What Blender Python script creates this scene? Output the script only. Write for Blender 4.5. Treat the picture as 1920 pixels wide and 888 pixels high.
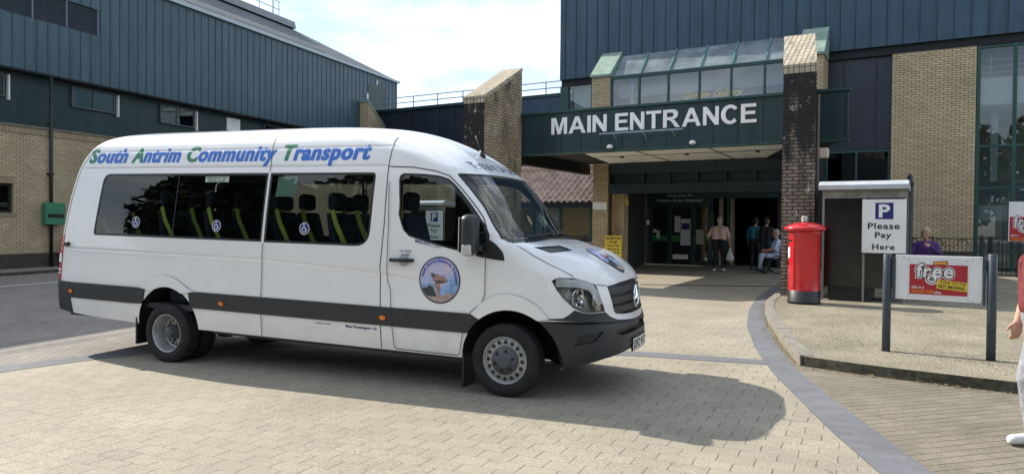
import bpy, bmesh, math, random
import numpy as np
from mathutils import Vector, Matrix
from mathutils.geometry import delaunay_2d_cdt, tessellate_polygon
random.seed(7)
PI = math.pi
sc = bpy.context.scene
for o in list(bpy.data.objects):
    bpy.data.objects.remove(o)
COL = sc.collection

# ------------------------------------------------------------------ camera
CAM = Vector((0, 0, 1.651))
cam = bpy.data.objects.new('camera', bpy.data.cameras.new('camera'))
COL.objects.link(cam)
cam.data.sensor_width = 36.0
cam.data.lens = 36.0 * 1350 / 1920
cam.data.clip_end = 3000
pit, rol = math.atan(22 / 1350), math.radians(0.53)
cF = Vector((0, math.cos(pit), -math.sin(pit)))
u0, r0 = Vector((0, math.sin(pit), math.cos(pit))), Vector((1, 0, 0))
cR = r0 * math.cos(rol) + u0 * math.sin(rol)
cU = u0 * math.cos(rol) - r0 * math.sin(rol)
cam.matrix_world = Matrix(((cR.x, cU.x, -cF.x, CAM.x), (cR.y, cU.y, -cF.y, CAM.y), (cR.z, cU.z, -cF.z, CAM.z), (0, 0, 0, 1)))
sc.camera = cam

# ------------------------------------------------------------------ light
SUNV = Vector((-1.10, 0.77, 1.0)).normalized()          # towards the sun
sun = bpy.data.objects.new('sun', bpy.data.lights.new('sun', 'SUN'))
COL.objects.link(sun)
sun.data.energy = 3.7
sun.data.angle = math.radians(0.5)
sun.data.color = (1.0, 0.94, 0.83)
sun.rotation_euler = SUNV.to_track_quat('Z', 'Y').to_euler()

world = bpy.data.worlds.new('World')
sc.world = world
world.use_nodes = True
nt = world.node_tree
nt.nodes.clear()
def wn(t, **k):
    n = nt.nodes.new(t)
    for a, v in k.items():
        setattr(n, a, v)
    return n
out = wn('ShaderNodeOutputWorld'); bg = wn('ShaderNodeBackground')
sky = wn('ShaderNodeTexSky', sky_type='NISHITA', sun_disc=False)
sky.sun_elevation = math.asin(SUNV.z)
sky.sun_rotation = math.atan2(SUNV.x, SUNV.y)
sky.air_density = 1.0; sky.dust_density = 0.6
tc = wn('ShaderNodeTexCoord'); mp = wn('ShaderNodeMapping')
mp.inputs['Scale'].default_value = (1.0, 1.0, 2.4)
mp.inputs['Location'].default_value = (0.35, 0.2, 0.1)
nz = wn('ShaderNodeTexNoise'); nz.inputs['Scale'].default_value = 3.2; nz.inputs['Detail'].default_value = 9; nz.inputs['Roughness'].default_value = 0.55; nz.inputs['Distortion'].default_value = 0.35
cr = wn('ShaderNodeValToRGB'); cr.color_ramp.elements[0].position = 0.42; cr.color_ramp.elements[1].position = 0.63
cr.color_ramp.elements[0].color = (0.10, 0.10, 0.10, 1)
nz2 = wn('ShaderNodeTexNoise'); nz2.inputs['Scale'].default_value = 7.0; nz2.inputs['Detail'].default_value = 8
cr2 = wn('ShaderNodeValToRGB'); cr2.color_ramp.elements[0].position = 0.3; cr2.color_ramp.elements[1].position = 0.7
cr2.color_ramp.elements[0].color = (7.0, 7.9, 9.1, 1); cr2.color_ramp.elements[1].color = (9.0, 9.4, 9.8, 1)
mx = wn('ShaderNodeMix', data_type='RGBA')
L = nt.links.new
L(tc.outputs['Generated'], mp.inputs['Vector']); L(mp.outputs['Vector'], nz.inputs['Vector']); L(mp.outputs['Vector'], nz2.inputs['Vector'])
L(nz.outputs['Fac'], cr.inputs['Fac']); L(nz2.outputs['Fac'], cr2.inputs['Fac'])
L(cr.outputs['Color'], mx.inputs['Factor']); L(sky.outputs['Color'], mx.inputs['A']); L(cr2.outputs['Color'], mx.inputs['B'])
L(mx.outputs['Result'], bg.inputs['Color']); L(bg.outputs['Background'], out.inputs['Surface'])
bg.inputs['Strength'].default_value = 0.1
sc.view_settings.view_transform = 'Standard'
sc.view_settings.look = 'None'
sc.view_settings.exposure = 0.92
sc.view_settings.gamma = 1.0
sc.view_settings.use_curve_mapping = False
sc.render.engine = 'CYCLES'
sc.cycles.max_bounces = 8
sc.cycles.transparent_max_bounces = 12
try:
    sc.cycles.use_denoising = True
except Exception:
    pass

# ------------------------------------------------------------------ materials
MATS = {}
def new_mat(name):
    m = bpy.data.materials.new(name); m.use_nodes = True
    MATS[name] = m
    return m, m.node_tree, m.node_tree.nodes['Principled BSDF']
def pset(b, **k):
    for a, v in k.items():
        b.inputs[a.replace('_', ' ')].default_value = v
def rgb(c): return (c[0], c[1], c[2], 1.0)
def vary(nt, b, col, amp, scale, detail=5, coord='Object', dark=None):
    """base colour broken up by noise; returns the mix node"""
    tc = nt.nodes.new('ShaderNodeTexCoord')
    n = nt.nodes.new('ShaderNodeTexNoise'); n.inputs['Scale'].default_value = scale; n.inputs['Detail'].default_value = detail
    r = nt.nodes.new('ShaderNodeValToRGB')
    lo = dark if dark else tuple(max(0, c * (1 - amp)) for c in col)
    hi = tuple(min(1, c * (1 + amp)) for c in col)
    r.color_ramp.elements[0].position = 0.3; r.color_ramp.elements[1].position = 0.7
    r.color_ramp.elements[0].color = rgb(lo); r.color_ramp.elements[1].color = rgb(hi)
    nt.links.new(tc.outputs[coord], n.inputs['Vector']); nt.links.new(n.outputs['Fac'], r.inputs['Fac'])
    nt.links.new(r.outputs['Color'], b.inputs['Base Color'])
    return r, n, tc
def plain(name, col, rough=0.5, metal=0.0, amp=0.06, scale=6.0, spec=0.5, coat=0.0, bump=0.0, bscale=80, streak=0.0, bdist=0.01):
    m, nt, b = new_mat(name)
    pset(b, Roughness=rough, Metallic=metal, Specular_IOR_Level=spec, Coat_Weight=coat)
    r, n, tc = vary(nt, b, col, amp, scale)
    if streak:      # rain streaks running down the sheet
        ms = nt.nodes.new('ShaderNodeMapping'); ms.inputs['Scale'].default_value = (3.0, 3.0, 0.22)
        ns = nt.nodes.new('ShaderNodeTexNoise'); ns.inputs['Scale'].default_value = 1.6; ns.inputs['Detail'].default_value = 7; ns.inputs['Roughness'].default_value = 0.65
        rs = nt.nodes.new('ShaderNodeMapRange'); rs.inputs['From Min'].default_value = 0.35; rs.inputs['From Max'].default_value = 0.7; rs.inputs['To Min'].default_value = 1 - streak; rs.inputs['To Max'].default_value = 1 + streak
        mm = nt.nodes.new('ShaderNodeMix'); mm.data_type = 'RGBA'; mm.blend_type = 'MULTIPLY'; mm.inputs['Factor'].default_value = 1.0
        nt.links.new(tc.outputs['Object'], ms.inputs['Vector']); nt.links.new(ms.outputs['Vector'], ns.inputs['Vector']); nt.links.new(ns.outputs['Fac'], rs.inputs['Value'])
        nt.links.new(r.outputs['Color'], mm.inputs['A']); nt.links.new(rs.outputs['Result'], mm.inputs['B']); nt.links.new(mm.outputs['Result'], b.inputs['Base Color'])
    # a little uneven gloss
    n2 = nt.nodes.new('ShaderNodeTexNoise'); n2.inputs['Scale'].default_value = scale * 2.3; n2.inputs['Detail'].default_value = 4
    mr = nt.nodes.new('ShaderNodeMapRange'); mr.inputs['To Min'].default_value = max(0.02, rough - 0.07); mr.inputs['To Max'].default_value = min(1, rough + 0.1)
    nt.links.new(tc.outputs['Object'], n2.inputs['Vector']); nt.links.new(n2.outputs['Fac'], mr.inputs['Value']); nt.links.new(mr.outputs['Result'], b.inputs['Roughness'])
    if bump:
        n3 = nt.nodes.new('ShaderNodeTexNoise'); n3.inputs['Scale'].default_value = bscale; n3.inputs['Detail'].default_value = 3
        bp = nt.nodes.new('ShaderNodeBump'); bp.inputs['Strength'].default_value = bump; bp.inputs['Distance'].default_value = bdist
        nt.links.new(tc.outputs['Object'], n3.inputs['Vector']); nt.links.new(n3.outputs['Fac'], bp.inputs['Height']); nt.links.new(bp.outputs['Normal'], b.inputs['Normal'])
    return m
def glass(name, tint, fres=1.45, rough=0.0, base=0.0):
    """thin pane: tinted see-through plus a mirror part that grows towards grazing"""
    m, nt, b = new_mat(name)
    nt.nodes.remove(b)
    o = nt.nodes['Material Output']
    tr = nt.nodes.new('ShaderNodeBsdfTransparent'); tr.inputs['Color'].default_value = rgb(tint)
    gl = nt.nodes.new('ShaderNodeBsdfGlossy'); gl.inputs['Roughness'].default_value = rough
    fr = nt.nodes.new('ShaderNodeFresnel'); fr.inputs['IOR'].default_value = fres
    add = nt.nodes.new('ShaderNodeMath'); add.operation = 'ADD'; add.inputs[1].default_value = base; add.use_clamp = True
    mix = nt.nodes.new('ShaderNodeMixShader')
    nt.links.new(fr.outputs['Fac'], add.inputs[0]); nt.links.new(add.outputs['Value'], mix.inputs['Fac'])
    nt.links.new(tr.outputs['BSDF'], mix.inputs[1]); nt.links.new(gl.outputs['BSDF'], mix.inputs[2]); nt.links.new(mix.outputs['Shader'], o.inputs['Surface'])
    return m
def bricks(name, c1, c2, mortar, bw=0.225, bh=0.075, ms=0.011, rough=0.85, rot=0.0, coord='UV', grime=None, gscale=1.2, gpos=(0.45, 0.62), streak=0.0, bump=0.5, fine=0.12, offset=0.5, stain=0.12, soot=None, spots=0.0):
    m, nt, b = new_mat(name)
    pset(b, Roughness=rough, Specular_IOR_Level=0.25)
    N = nt.nodes.new; K = nt.links.new
    tc = N('ShaderNodeTexCoord'); mp = N('ShaderNodeMapping'); mp.inputs['Rotation'].default_value = (0, 0, rot)
    bt = N('ShaderNodeTexBrick'); bt.offset = offset
    for k, v in (('Color1', rgb(c1)), ('Color2', rgb(c2)), ('Mortar', rgb(mortar))): bt.inputs[k].default_value = v
    bt.inputs['Scale'].default_value = 1.0; bt.inputs['Mortar Size'].default_value = ms; bt.inputs['Mortar Smooth'].default_value = 0.15; bt.inputs['Bias'].default_value = 0.0
    bt.inputs['Brick Width'].default_value = bw; bt.inputs['Row Height'].default_value = bh
    K(tc.outputs[coord], mp.inputs['Vector'])
    wb = N('ShaderNodeTexNoise'); wb.inputs['Scale'].default_value = 9.0; wb.inputs['Detail'].default_value = 2
    vm = N('ShaderNodeVectorMath'); vm.operation = 'MULTIPLY_ADD'; vm.inputs[1].default_value = (0.012, 0.012, 0.0)
    K(mp.outputs['Vector'], wb.inputs['Vector']); K(wb.outputs['Color'], vm.inputs[0]); K(mp.outputs['Vector'], vm.inputs[2]); K(vm.outputs['Vector'], bt.inputs['Vector'])
    def mulnoise(src, scale, detail, lo, hi, p0=0.3, p1=0.7, rgh=0.6):
        n = N('ShaderNodeTexNoise'); n.inputs['Scale'].default_value = scale; n.inputs['Detail'].default_value = detail; n.inputs['Roughness'].default_value = rgh
        K(mp.outputs['Vector'], n.inputs['Vector'])
        r = N('ShaderNodeMapRange'); r.inputs['From Min'].default_value = p0; r.inputs['From Max'].default_value = p1; r.inputs['To Min'].default_value = lo; r.inputs['To Max'].default_value = hi
        K(n.outputs['Fac'], r.inputs['Value'])
        mm = N('ShaderNodeMix'); mm.data_type = 'RGBA'; mm.blend_type = 'MULTIPLY'; mm.inputs['Factor'].default_value = 1.0
        K(src, mm.inputs['A']); K(r.outputs['Result'], mm.inputs['B'])
        return mm.outputs['Result']
    c = mulnoise(bt.outputs['Color'], 0.9, 6, 1 - stain, 1 + stain)
    c = mulnoise(c, 55, 4, 1 - fine, 1 + fine)
    if spots:
        c = mulnoise(c, 2.7, 8, 1.0, 1 - spots, 0.56, 0.72, 0.7); c = mulnoise(c, 17.0, 3, 1.0, 1 - spots, 0.66, 0.74, 0.5)
    if grime:
        n = N('ShaderNodeTexNoise'); n.inputs['Scale'].default_value = gscale; n.inputs['Detail'].default_value = 8; n.inputs['Roughness'].default_value = 0.65
        mg = N('ShaderNodeMapping'); mg.inputs['Scale'].default_value = (1.0, 0.28, 1.0)
        K(mp.outputs['Vector'], mg.inputs['Vector']); K(mg.outputs['Vector'], n.inputs['Vector'])
        r = N('ShaderNodeMapRange'); r.inputs['From Min'].default_value = gpos[0]; r.inputs['From Max'].default_value = gpos[1]; r.inputs['To Min'].default_value = 0.0; r.inputs['To Max'].default_value = 0.93
        if soot:
            sx = N('ShaderNodeSeparateXYZ'); K(tc.outputs[coord], sx.inputs['Vector'])
            sr = N('ShaderNodeMapRange'); sr.inputs['From Min'].default_value = soot[0]; sr.inputs['From Max'].default_value = soot[1]; sr.inputs['To Min'].default_value = 0.0; sr.inputs['To Max'].default_value = 0.22
            K(sx.outputs['Y'], sr.inputs['Value']); sa = N('ShaderNodeMath'); sa.operation = 'ADD'; K(n.outputs['Fac'], sa.inputs[0]); K(sr.outputs['Result'], sa.inputs[1]); K(sa.outputs['Value'], r.inputs['Value'])
        else: K(n.outputs['Fac'], r.inputs['Value'])
        mm = N('ShaderNodeMix'); mm.data_type = 'RGBA'; K(r.outputs['Result'], mm.inputs['Factor']); K(c, mm.inputs['A']); mm.inputs['B'].default_value = rgb(grime)
        c = mm.outputs['Result']
    if streak:
        n = N('ShaderNodeTexNoise'); n.inputs['Scale'].default_value = 5.0; n.inputs['Detail'].default_value = 6; n.inputs['Roughness'].default_value = 0.7
        mg = N('ShaderNodeMapping'); mg.inputs['Scale'].default_value = (1.3, 0.55, 1.0); mg.inputs['Location'].default_value = (3, 7, 0)
        K(mp.outputs['Vector'], mg.inputs['Vector']); K(mg.outputs['Vector'], n.inputs['Vector'])
        r = N('ShaderNodeMapRange'); r.inputs['From Min'].default_value = 0.595; r.inputs['From Max'].default_value = 0.66; r.inputs['To Max'].default_value = streak
        K(n.outputs['Fac'], r.inputs['Value'])
        mm = N('ShaderNodeMix'); mm.data_type = 'RGBA'; K(r.outputs['Result'], mm.inputs['Factor']); K(c, mm.inputs['A']); mm.inputs['B'].default_value = (0.5, 0.49, 0.46, 1)
        c = mm.outputs['Result']
    K(c, b.inputs['Base Color'])
    if bump:
        inv = N('ShaderNodeMath'); inv.operation = 'SUBTRACT'; inv.inputs[0].default_value = 1.0; K(bt.outputs['Fac'], inv.inputs[1])
        n = N('ShaderNodeTexNoise'); n.inputs['Scale'].default_value = 60; K(mp.outputs['Vector'], n.inputs['Vector'])
        ad = N('ShaderNodeMath'); ad.operation = 'MULTIPLY_ADD'; ad.inputs[1].default_value = 0.25; K(n.outputs['Fac'], ad.inputs[0]); K(inv.outputs['Value'], ad.inputs[2])
        bp = N('ShaderNodeBump'); bp.inputs['Strength'].default_value = bump; bp.inputs['Distance'].default_value = 0.008
        K(ad.outputs['Value'], bp.inputs['Height']); K(bp.outputs['Normal'], b.inputs['Normal'])
    return m

BUFF1, BUFF2 = (0.60, 0.475, 0.305), (0.48, 0.375, 0.235)
M_brick = bricks('buff_brick', BUFF1, BUFF2, (0.16, 0.125, 0.08), stain=0.1)
M_brick_left = bricks('weathered_buff_brick', (0.57, 0.455, 0.295), (0.46, 0.36, 0.225), (0.20, 0.165, 0.11), stain=0.18)
M_brick_fin = bricks('stained_buff_brick', (0.40, 0.325, 0.225), (0.29, 0.23, 0.155), (0.11, 0.095, 0.075), grime=(0.05, 0.046, 0.042), gscale=2.0, gpos=(0.48, 0.66), streak=0.85, stain=0.25)
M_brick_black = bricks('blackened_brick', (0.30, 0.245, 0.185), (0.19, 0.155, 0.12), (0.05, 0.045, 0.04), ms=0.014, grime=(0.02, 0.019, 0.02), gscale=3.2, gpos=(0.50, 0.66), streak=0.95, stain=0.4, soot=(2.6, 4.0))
M_brick_coping = bricks('pale_coping_brick', (0.50, 0.43, 0.32), (0.40, 0.34, 0.25), (0.16, 0.14, 0.12), bw=0.105, bh=0.215, offset=0.0, grime=(0.12, 0.11, 0.09), gscale=6, gpos=(0.55, 0.7), stain=0.25)
M_brick_dark = bricks('dark_plinth_brick', (0.10, 0.085, 0.075), (0.07, 0.06, 0.055), (0.04, 0.035, 0.03))
def blocks(name, c1, c2, joint, bw, bh, rot, wc=0.03, wr=0.03, kc=0.9, kr=0.35, fine=0.2, stain=0.14, spots=0.25, bump=0.4):
    """laid concrete blocks in half bond: open cross joints, tight bed joints, each block its own shade"""
    m, nt, b = new_mat(name); pset(b, Roughness=0.82, Specular_IOR_Level=0.3)
    N = nt.nodes.new; K = nt.links.new
    def M(op, a, c=None, d=None):
        n = N('ShaderNodeMath'); n.operation = op
        for k, v in enumerate((a, c, d)):
            if v is None: continue
            if isinstance(v, (int, float)): n.inputs[k].default_value = v
            else: K(v, n.inputs[k])
        return n.outputs['Value']
    tc = N('ShaderNodeTexCoord'); mp = N('ShaderNodeMapping'); mp.inputs['Rotation'].default_value = (0, 0, rot); K(tc.outputs['Object'], mp.inputs['Vector'])
    def noise(scale, detail, rgh=0.6):
        n = N('ShaderNodeTexNoise'); n.inputs['Scale'].default_value = scale; n.inputs['Detail'].default_value = detail; n.inputs['Roughness'].default_value = rgh; K(mp.outputs['Vector'], n.inputs['Vector']); return n
    wob = noise(7, 2); wv = N('ShaderNodeVectorMath'); wv.operation = 'MULTIPLY_ADD'; wv.inputs[1].default_value = (0.014, 0.014, 0); K(wob.outputs['Color'], wv.inputs[0]); K(mp.outputs['Vector'], wv.inputs[2])
    sp = N('ShaderNodeSeparateXYZ'); K(wv.outputs['Vector'], sp.inputs['Vector'])
    ry = M('DIVIDE', sp.outputs['Y'], bh); row = M('FLOOR', ry); fy = M('FRACT', ry)
    xx = M('MULTIPLY_ADD', row, 0.5, M('DIVIDE', sp.outputs['X'], bw)); colm = M('FLOOR', xx); fx = M('FRACT', xx)
    def edge(f, w):     # 1 in the joint, 0 in the block
        d = M('MINIMUM', f, M('SUBTRACT', 1.0, f)); r = N('ShaderNodeMapRange'); r.interpolation_type = 'SMOOTHSTEP'; r.inputs['From Min'].default_value = w * 0.25; r.inputs['From Max'].default_value = w; r.inputs['To Min'].default_value = 1.0; r.inputs['To Max'].default_value = 0.0; K(d, r.inputs['Value']); return r.outputs['Result']
    cv = N('ShaderNodeCombineXYZ'); K(colm, cv.inputs['X']); K(row, cv.inputs['Y']); wn_ = N('ShaderNodeTexWhiteNoise'); wn_.noise_dimensions = '2D'; K(cv.outputs['Vector'], wn_.inputs['Vector'])
    jn = noise(3.1, 4); jr = N('ShaderNodeMapRange'); jr.inputs['From Min'].default_value = .35; jr.inputs['From Max'].default_value = .65; jr.inputs['To Min'].default_value = .45; jr.inputs['To Max'].default_value = 1.0; K(jn.outputs['Fac'], jr.inputs['Value'])
    J = M('MAXIMUM', M('MULTIPLY', edge(fx, wc), kc), M('MULTIPLY', edge(fy, wr), kr)); J = M('MULTIPLY', J, jr.outputs['Result'])
    mx_ = N('ShaderNodeMix'); mx_.data_type = 'RGBA'; K(wn_.outputs['Value'], mx_.inputs['Factor']); mx_.inputs['A'].default_value = rgb(c1); mx_.inputs['B'].default_value = rgb(c2)
    col = mx_.outputs['Result']
    def mul(src, n, lo, hi, p0=.3, p1=.7):
        r = N('ShaderNodeMapRange'); r.inputs['From Min'].default_value = p0; r.inputs['From Max'].default_value = p1; r.inputs['To Min'].default_value = lo; r.inputs['To Max'].default_value = hi; K(n.outputs['Fac'], r.inputs['Value'])
        q = N('ShaderNodeMix'); q.data_type = 'RGBA'; q.blend_type = 'MULTIPLY'; q.inputs['Factor'].default_value = 1; K(src, q.inputs['A']); K(r.outputs['Result'], q.inputs['B']); return q.outputs['Result']
    fn = noise(70, 4, .7)
    col = mul(col, fn, 1 - fine, 1 + fine); col = mul(col, noise(0.8, 7), 1 - stain, 1 + stain)
    col = mul(col, noise(2.3, 9, .72), 1, 1 - spots, .57, .74); col = mul(col, noise(15, 3, .5), 1, 1 - spots, .67, .76)
    jm = N('ShaderNodeMix'); jm.data_type = 'RGBA'; K(J, jm.inputs['Factor']); K(col, jm.inputs['A']); jm.inputs['B'].default_value = rgb(joint); K(jm.outputs['Result'], b.inputs['Base Color'])
    h = M('SUBTRACT', M('MULTIPLY', fn.outputs['Fac'], 0.35), J); bp = N('ShaderNodeBump'); bp.inputs['Strength'].default_value = bump; bp.inputs['Distance'].default_value = 0.008; K(h, bp.inputs['Height']); K(bp.outputs['Normal'], b.inputs['Normal'])
    return m
M_pave = blocks('cream_paving', (0.325, 0.288, 0.222), (0.292, 0.258, 0.20), (0.06, 0.06, 0.05), 0.256, 0.165, math.radians(26), wc=.024, wr=.032, kc=1.0, kr=.42, fine=.38, spots=.3)
M_pave_grey = blocks('grey_paving', (0.25, 0.225, 0.20), (0.21, 0.188, 0.168), (0.05, 0.045, 0.042), 0.205, 0.102, math.radians(73), wc=.03, wr=.055, kc=.45, kr=.8, bump=.5)
M_pave_brown = blocks('brown_paving', (0.215, 0.188, 0.14), (0.18, 0.157, 0.118), (0.035, 0.03, 0.025), 0.21, 0.105, math.radians(-15), wc=.03, wr=.06, kc=.4, kr=1.0, fine=.4, stain=.2, spots=.3, bump=.6)
M_band = blocks('charcoal_paving', (0.165, 0.168, 0.18), (0.14, 0.143, 0.155), (0.09, 0.09, 0.092), 0.2, 0.1, 0.3, kc=.45, kr=.4, fine=.15, stain=.12, spots=.12, bump=.2)
M_asph = plain('asphalt', (0.075, 0.075, 0.078), 0.9, amp=0.25, scale=40, bump=0.4, bscale=150)
def footpath_mat():
    m, nt, b = new_mat('exposed_aggregate'); pset(b, Roughness=0.9, Specular_IOR_Level=0.2)
    N = nt.nodes.new; K = nt.links.new
    tc = N('ShaderNodeTexCoord')
    n = N('ShaderNodeTexNoise'); n.inputs['Scale'].default_value = 55; n.inputs['Detail'].default_value = 5
    r = N('ShaderNodeValToRGB'); e = r.color_ramp.elements; e[0].position = 0.36; e[1].position = 0.66
    e[0].color = (0.10, 0.088, 0.06, 1); e[1].color = (0.43, 0.385, 0.29, 1)
    n2 = N('ShaderNodeTexNoise'); n2.inputs['Scale'].default_value = 1.3; n2.inputs['Detail'].default_value = 6
    mr = N('ShaderNodeMapRange'); mr.inputs['From Min'].default_value = .3; mr.inputs['From Max'].default_value = .7; mr.inputs['To Min'].default_value = .72; mr.inputs['To Max'].default_value = 1.15
    mm = N('ShaderNodeMix'); mm.data_type = 'RGBA'; mm.blend_type = 'MULTIPLY'; mm.inputs['Factor'].default_value = 1
    K(tc.outputs['Object'], n.inputs['Vector']); K(tc.outputs['Object'], n2.inputs['Vector']); K(n.outputs['Fac'], r.inputs['Fac']); K(n2.outputs['Fac'], mr.inputs['Value'])
    n3 = N('ShaderNodeTexNoise'); n3.inputs['Scale'].default_value = 9; n3.inputs['Detail'].default_value = 4
    m3 = N('ShaderNodeMapRange'); m3.inputs['From Min'].default_value = .62; m3.inputs['From Max'].default_value = .70; m3.inputs['To Min'].default_value = 1.0; m3.inputs['To Max'].default_value = .68
    mm2 = N('ShaderNodeMix'); mm2.data_type = 'RGBA'; mm2.blend_type = 'MULTIPLY'; mm2.inputs['Factor'].default_value = 1
    K(tc.outputs['Object'], n3.inputs['Vector']); K(n3.outputs['Fac'], m3.inputs['Value'])
    K(r.outputs['Color'], mm.inputs['A']); K(mr.outputs['Result'], mm.inputs['B']); K(mm.outputs['Result'], mm2.inputs['A']); K(m3.outputs['Result'], mm2.inputs['B']); K(mm2.outputs['Result'], b.inputs['Base Color'])
    bp = N('ShaderNodeBump'); bp.inputs['Strength'].default_value = 0.5; bp.inputs['Distance'].default_value = 0.01; K(n.outputs['Fac'], bp.inputs['Height']); K(bp.outputs['Normal'], b.inputs['Normal'])
    return m
M_path = footpath_mat()
M_kerbface = plain('shaded_kerb_face', (0.055, 0.052, 0.038), 0.95, amp=0.6, scale=14, bump=0.4)  # near-black colour paints the shade on the upright kerb face
M_kerb = plain('kerb_concrete', (0.22, 0.20, 0.165), 0.9, amp=0.3, scale=9, bump=0.3)
M_clad = plain('blue_green_cladding', (0.025, 0.066, 0.104), 0.42, amp=0.12, scale=0.9, streak=.22)
M_clad_left = plain('grey_blue_cladding', (0.052, 0.098, 0.130), 0.45, amp=0.12, scale=0.7, streak=.2)
M_clad_dark = plain('dark_teal_cladding', (0.012, 0.036, 0.042), 0.42, amp=0.15, scale=0.8, streak=.2)
M_letter = plain('letter_white', (0.90, 0.90, 0.91), 0.45, amp=0.04, scale=4, streak=.05)
M_seam_dark = plain('shadow_gap', (0.008, 0.010, 0.012), 0.7)
M_green = plain('dark_green_frame', (0.016, 0.066, 0.058), 0.4, amp=0.15)
M_greenlt = plain('verdigris_bar', (0.10, 0.21, 0.20), 0.4, amp=0.25, scale=5)
M_copper = plain('pale_green_cap', (0.24, 0.33, 0.27), 0.6, amp=0.2, scale=4)
M_navy = plain('navy_panel', (0.016, 0.022, 0.038), 0.35, amp=0.2, scale=0.7)
M_black = plain('black_paint', (0.012, 0.012, 0.013), 0.4, amp=0.2)
M_white = plain('white_paint', (0.78, 0.78, 0.77), 0.5, amp=0.05, scale=3)
M_soffit = plain('cream_soffit', (0.90, 0.89, 0.83), 0.6, amp=0.12, scale=1.4)
M_lead = plain('grey_metal_roof', (0.20, 0.215, 0.22), 0.5, amp=0.15, scale=3)
M_steel = plain('galvanised_rail', (0.30, 0.36, 0.42), 0.4, metal=0.3, amp=0.1)
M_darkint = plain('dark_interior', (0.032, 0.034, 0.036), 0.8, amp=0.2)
M_glassdoor = glass('door_glass', (0.25, 0.29, 0.30), 1.55, base=0.20)
M_roompale = plain('pale_room_wall', (0.80, 0.81, 0.82), 0.8, amp=0.05, scale=0.8)
M_room = plain('office_wall', (0.50, 0.50, 0.49), 0.8, amp=0.1, scale=0.8)
M_roomwarm = plain('cream_room', (0.50, 0.44, 0.33), 0.8, amp=0.1)
M_glassw = glass('window_glass', (0.80, 0.86, 0.87), 1.5, base=0.04)
M_glassdk = glass('dark_window_glass', (0.22, 0.26, 0.28), 1.55, base=0.10)
M_glassbay = glass('bay_glazing', (0.80, 0.84, 0.86), 1.5, base=0.06, rough=0.02)
M_glassroof = plain('sky_grey_roof_glazing', (0.20, 0.235, 0.25), 0.12, amp=0.35, scale=1.6, coat=0.5)  # opaque grey colour stands in for the sky reflected on the panes
M_red = plain('pillar_box_red', (0.52, 0.012, 0.018), 0.24, amp=0.16, scale=5, coat=0.4, streak=.12, bump=.06, bscale=30)
M_blue = plain('sign_blue', (0.012, 0.025, 0.16), 0.4)
M_ink = plain('black_ink', (0.010, 0.011, 0.016), 0.5)
M_signred = plain('poster_red', (0.42, 0.025, 0.035), 0.4)
M_yellow = plain('sign_yellow', (0.75, 0.55, 0.05), 0.5)
M_orange = plain('poster_orange', (0.75, 0.22, 0.03), 0.5)
M_amber = plain('amber_lens', (0.75, 0.20, 0.02), 0.2)
M_postblue = plain('slate_blue_post', (0.045, 0.062, 0.082), 0.38, amp=0.12)
M_boxgreen = plain('green_box', (0.05, 0.22, 0.12), 0.5, amp=0.1)
M_skin = plain('skin', (0.50, 0.27, 0.19), 0.5, amp=0.16, scale=22, bump=.15, bscale=120)
M_hairgrey = plain('grey_hair', (0.40, 0.35, 0.29), 0.7, amp=0.25, scale=30)

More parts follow.
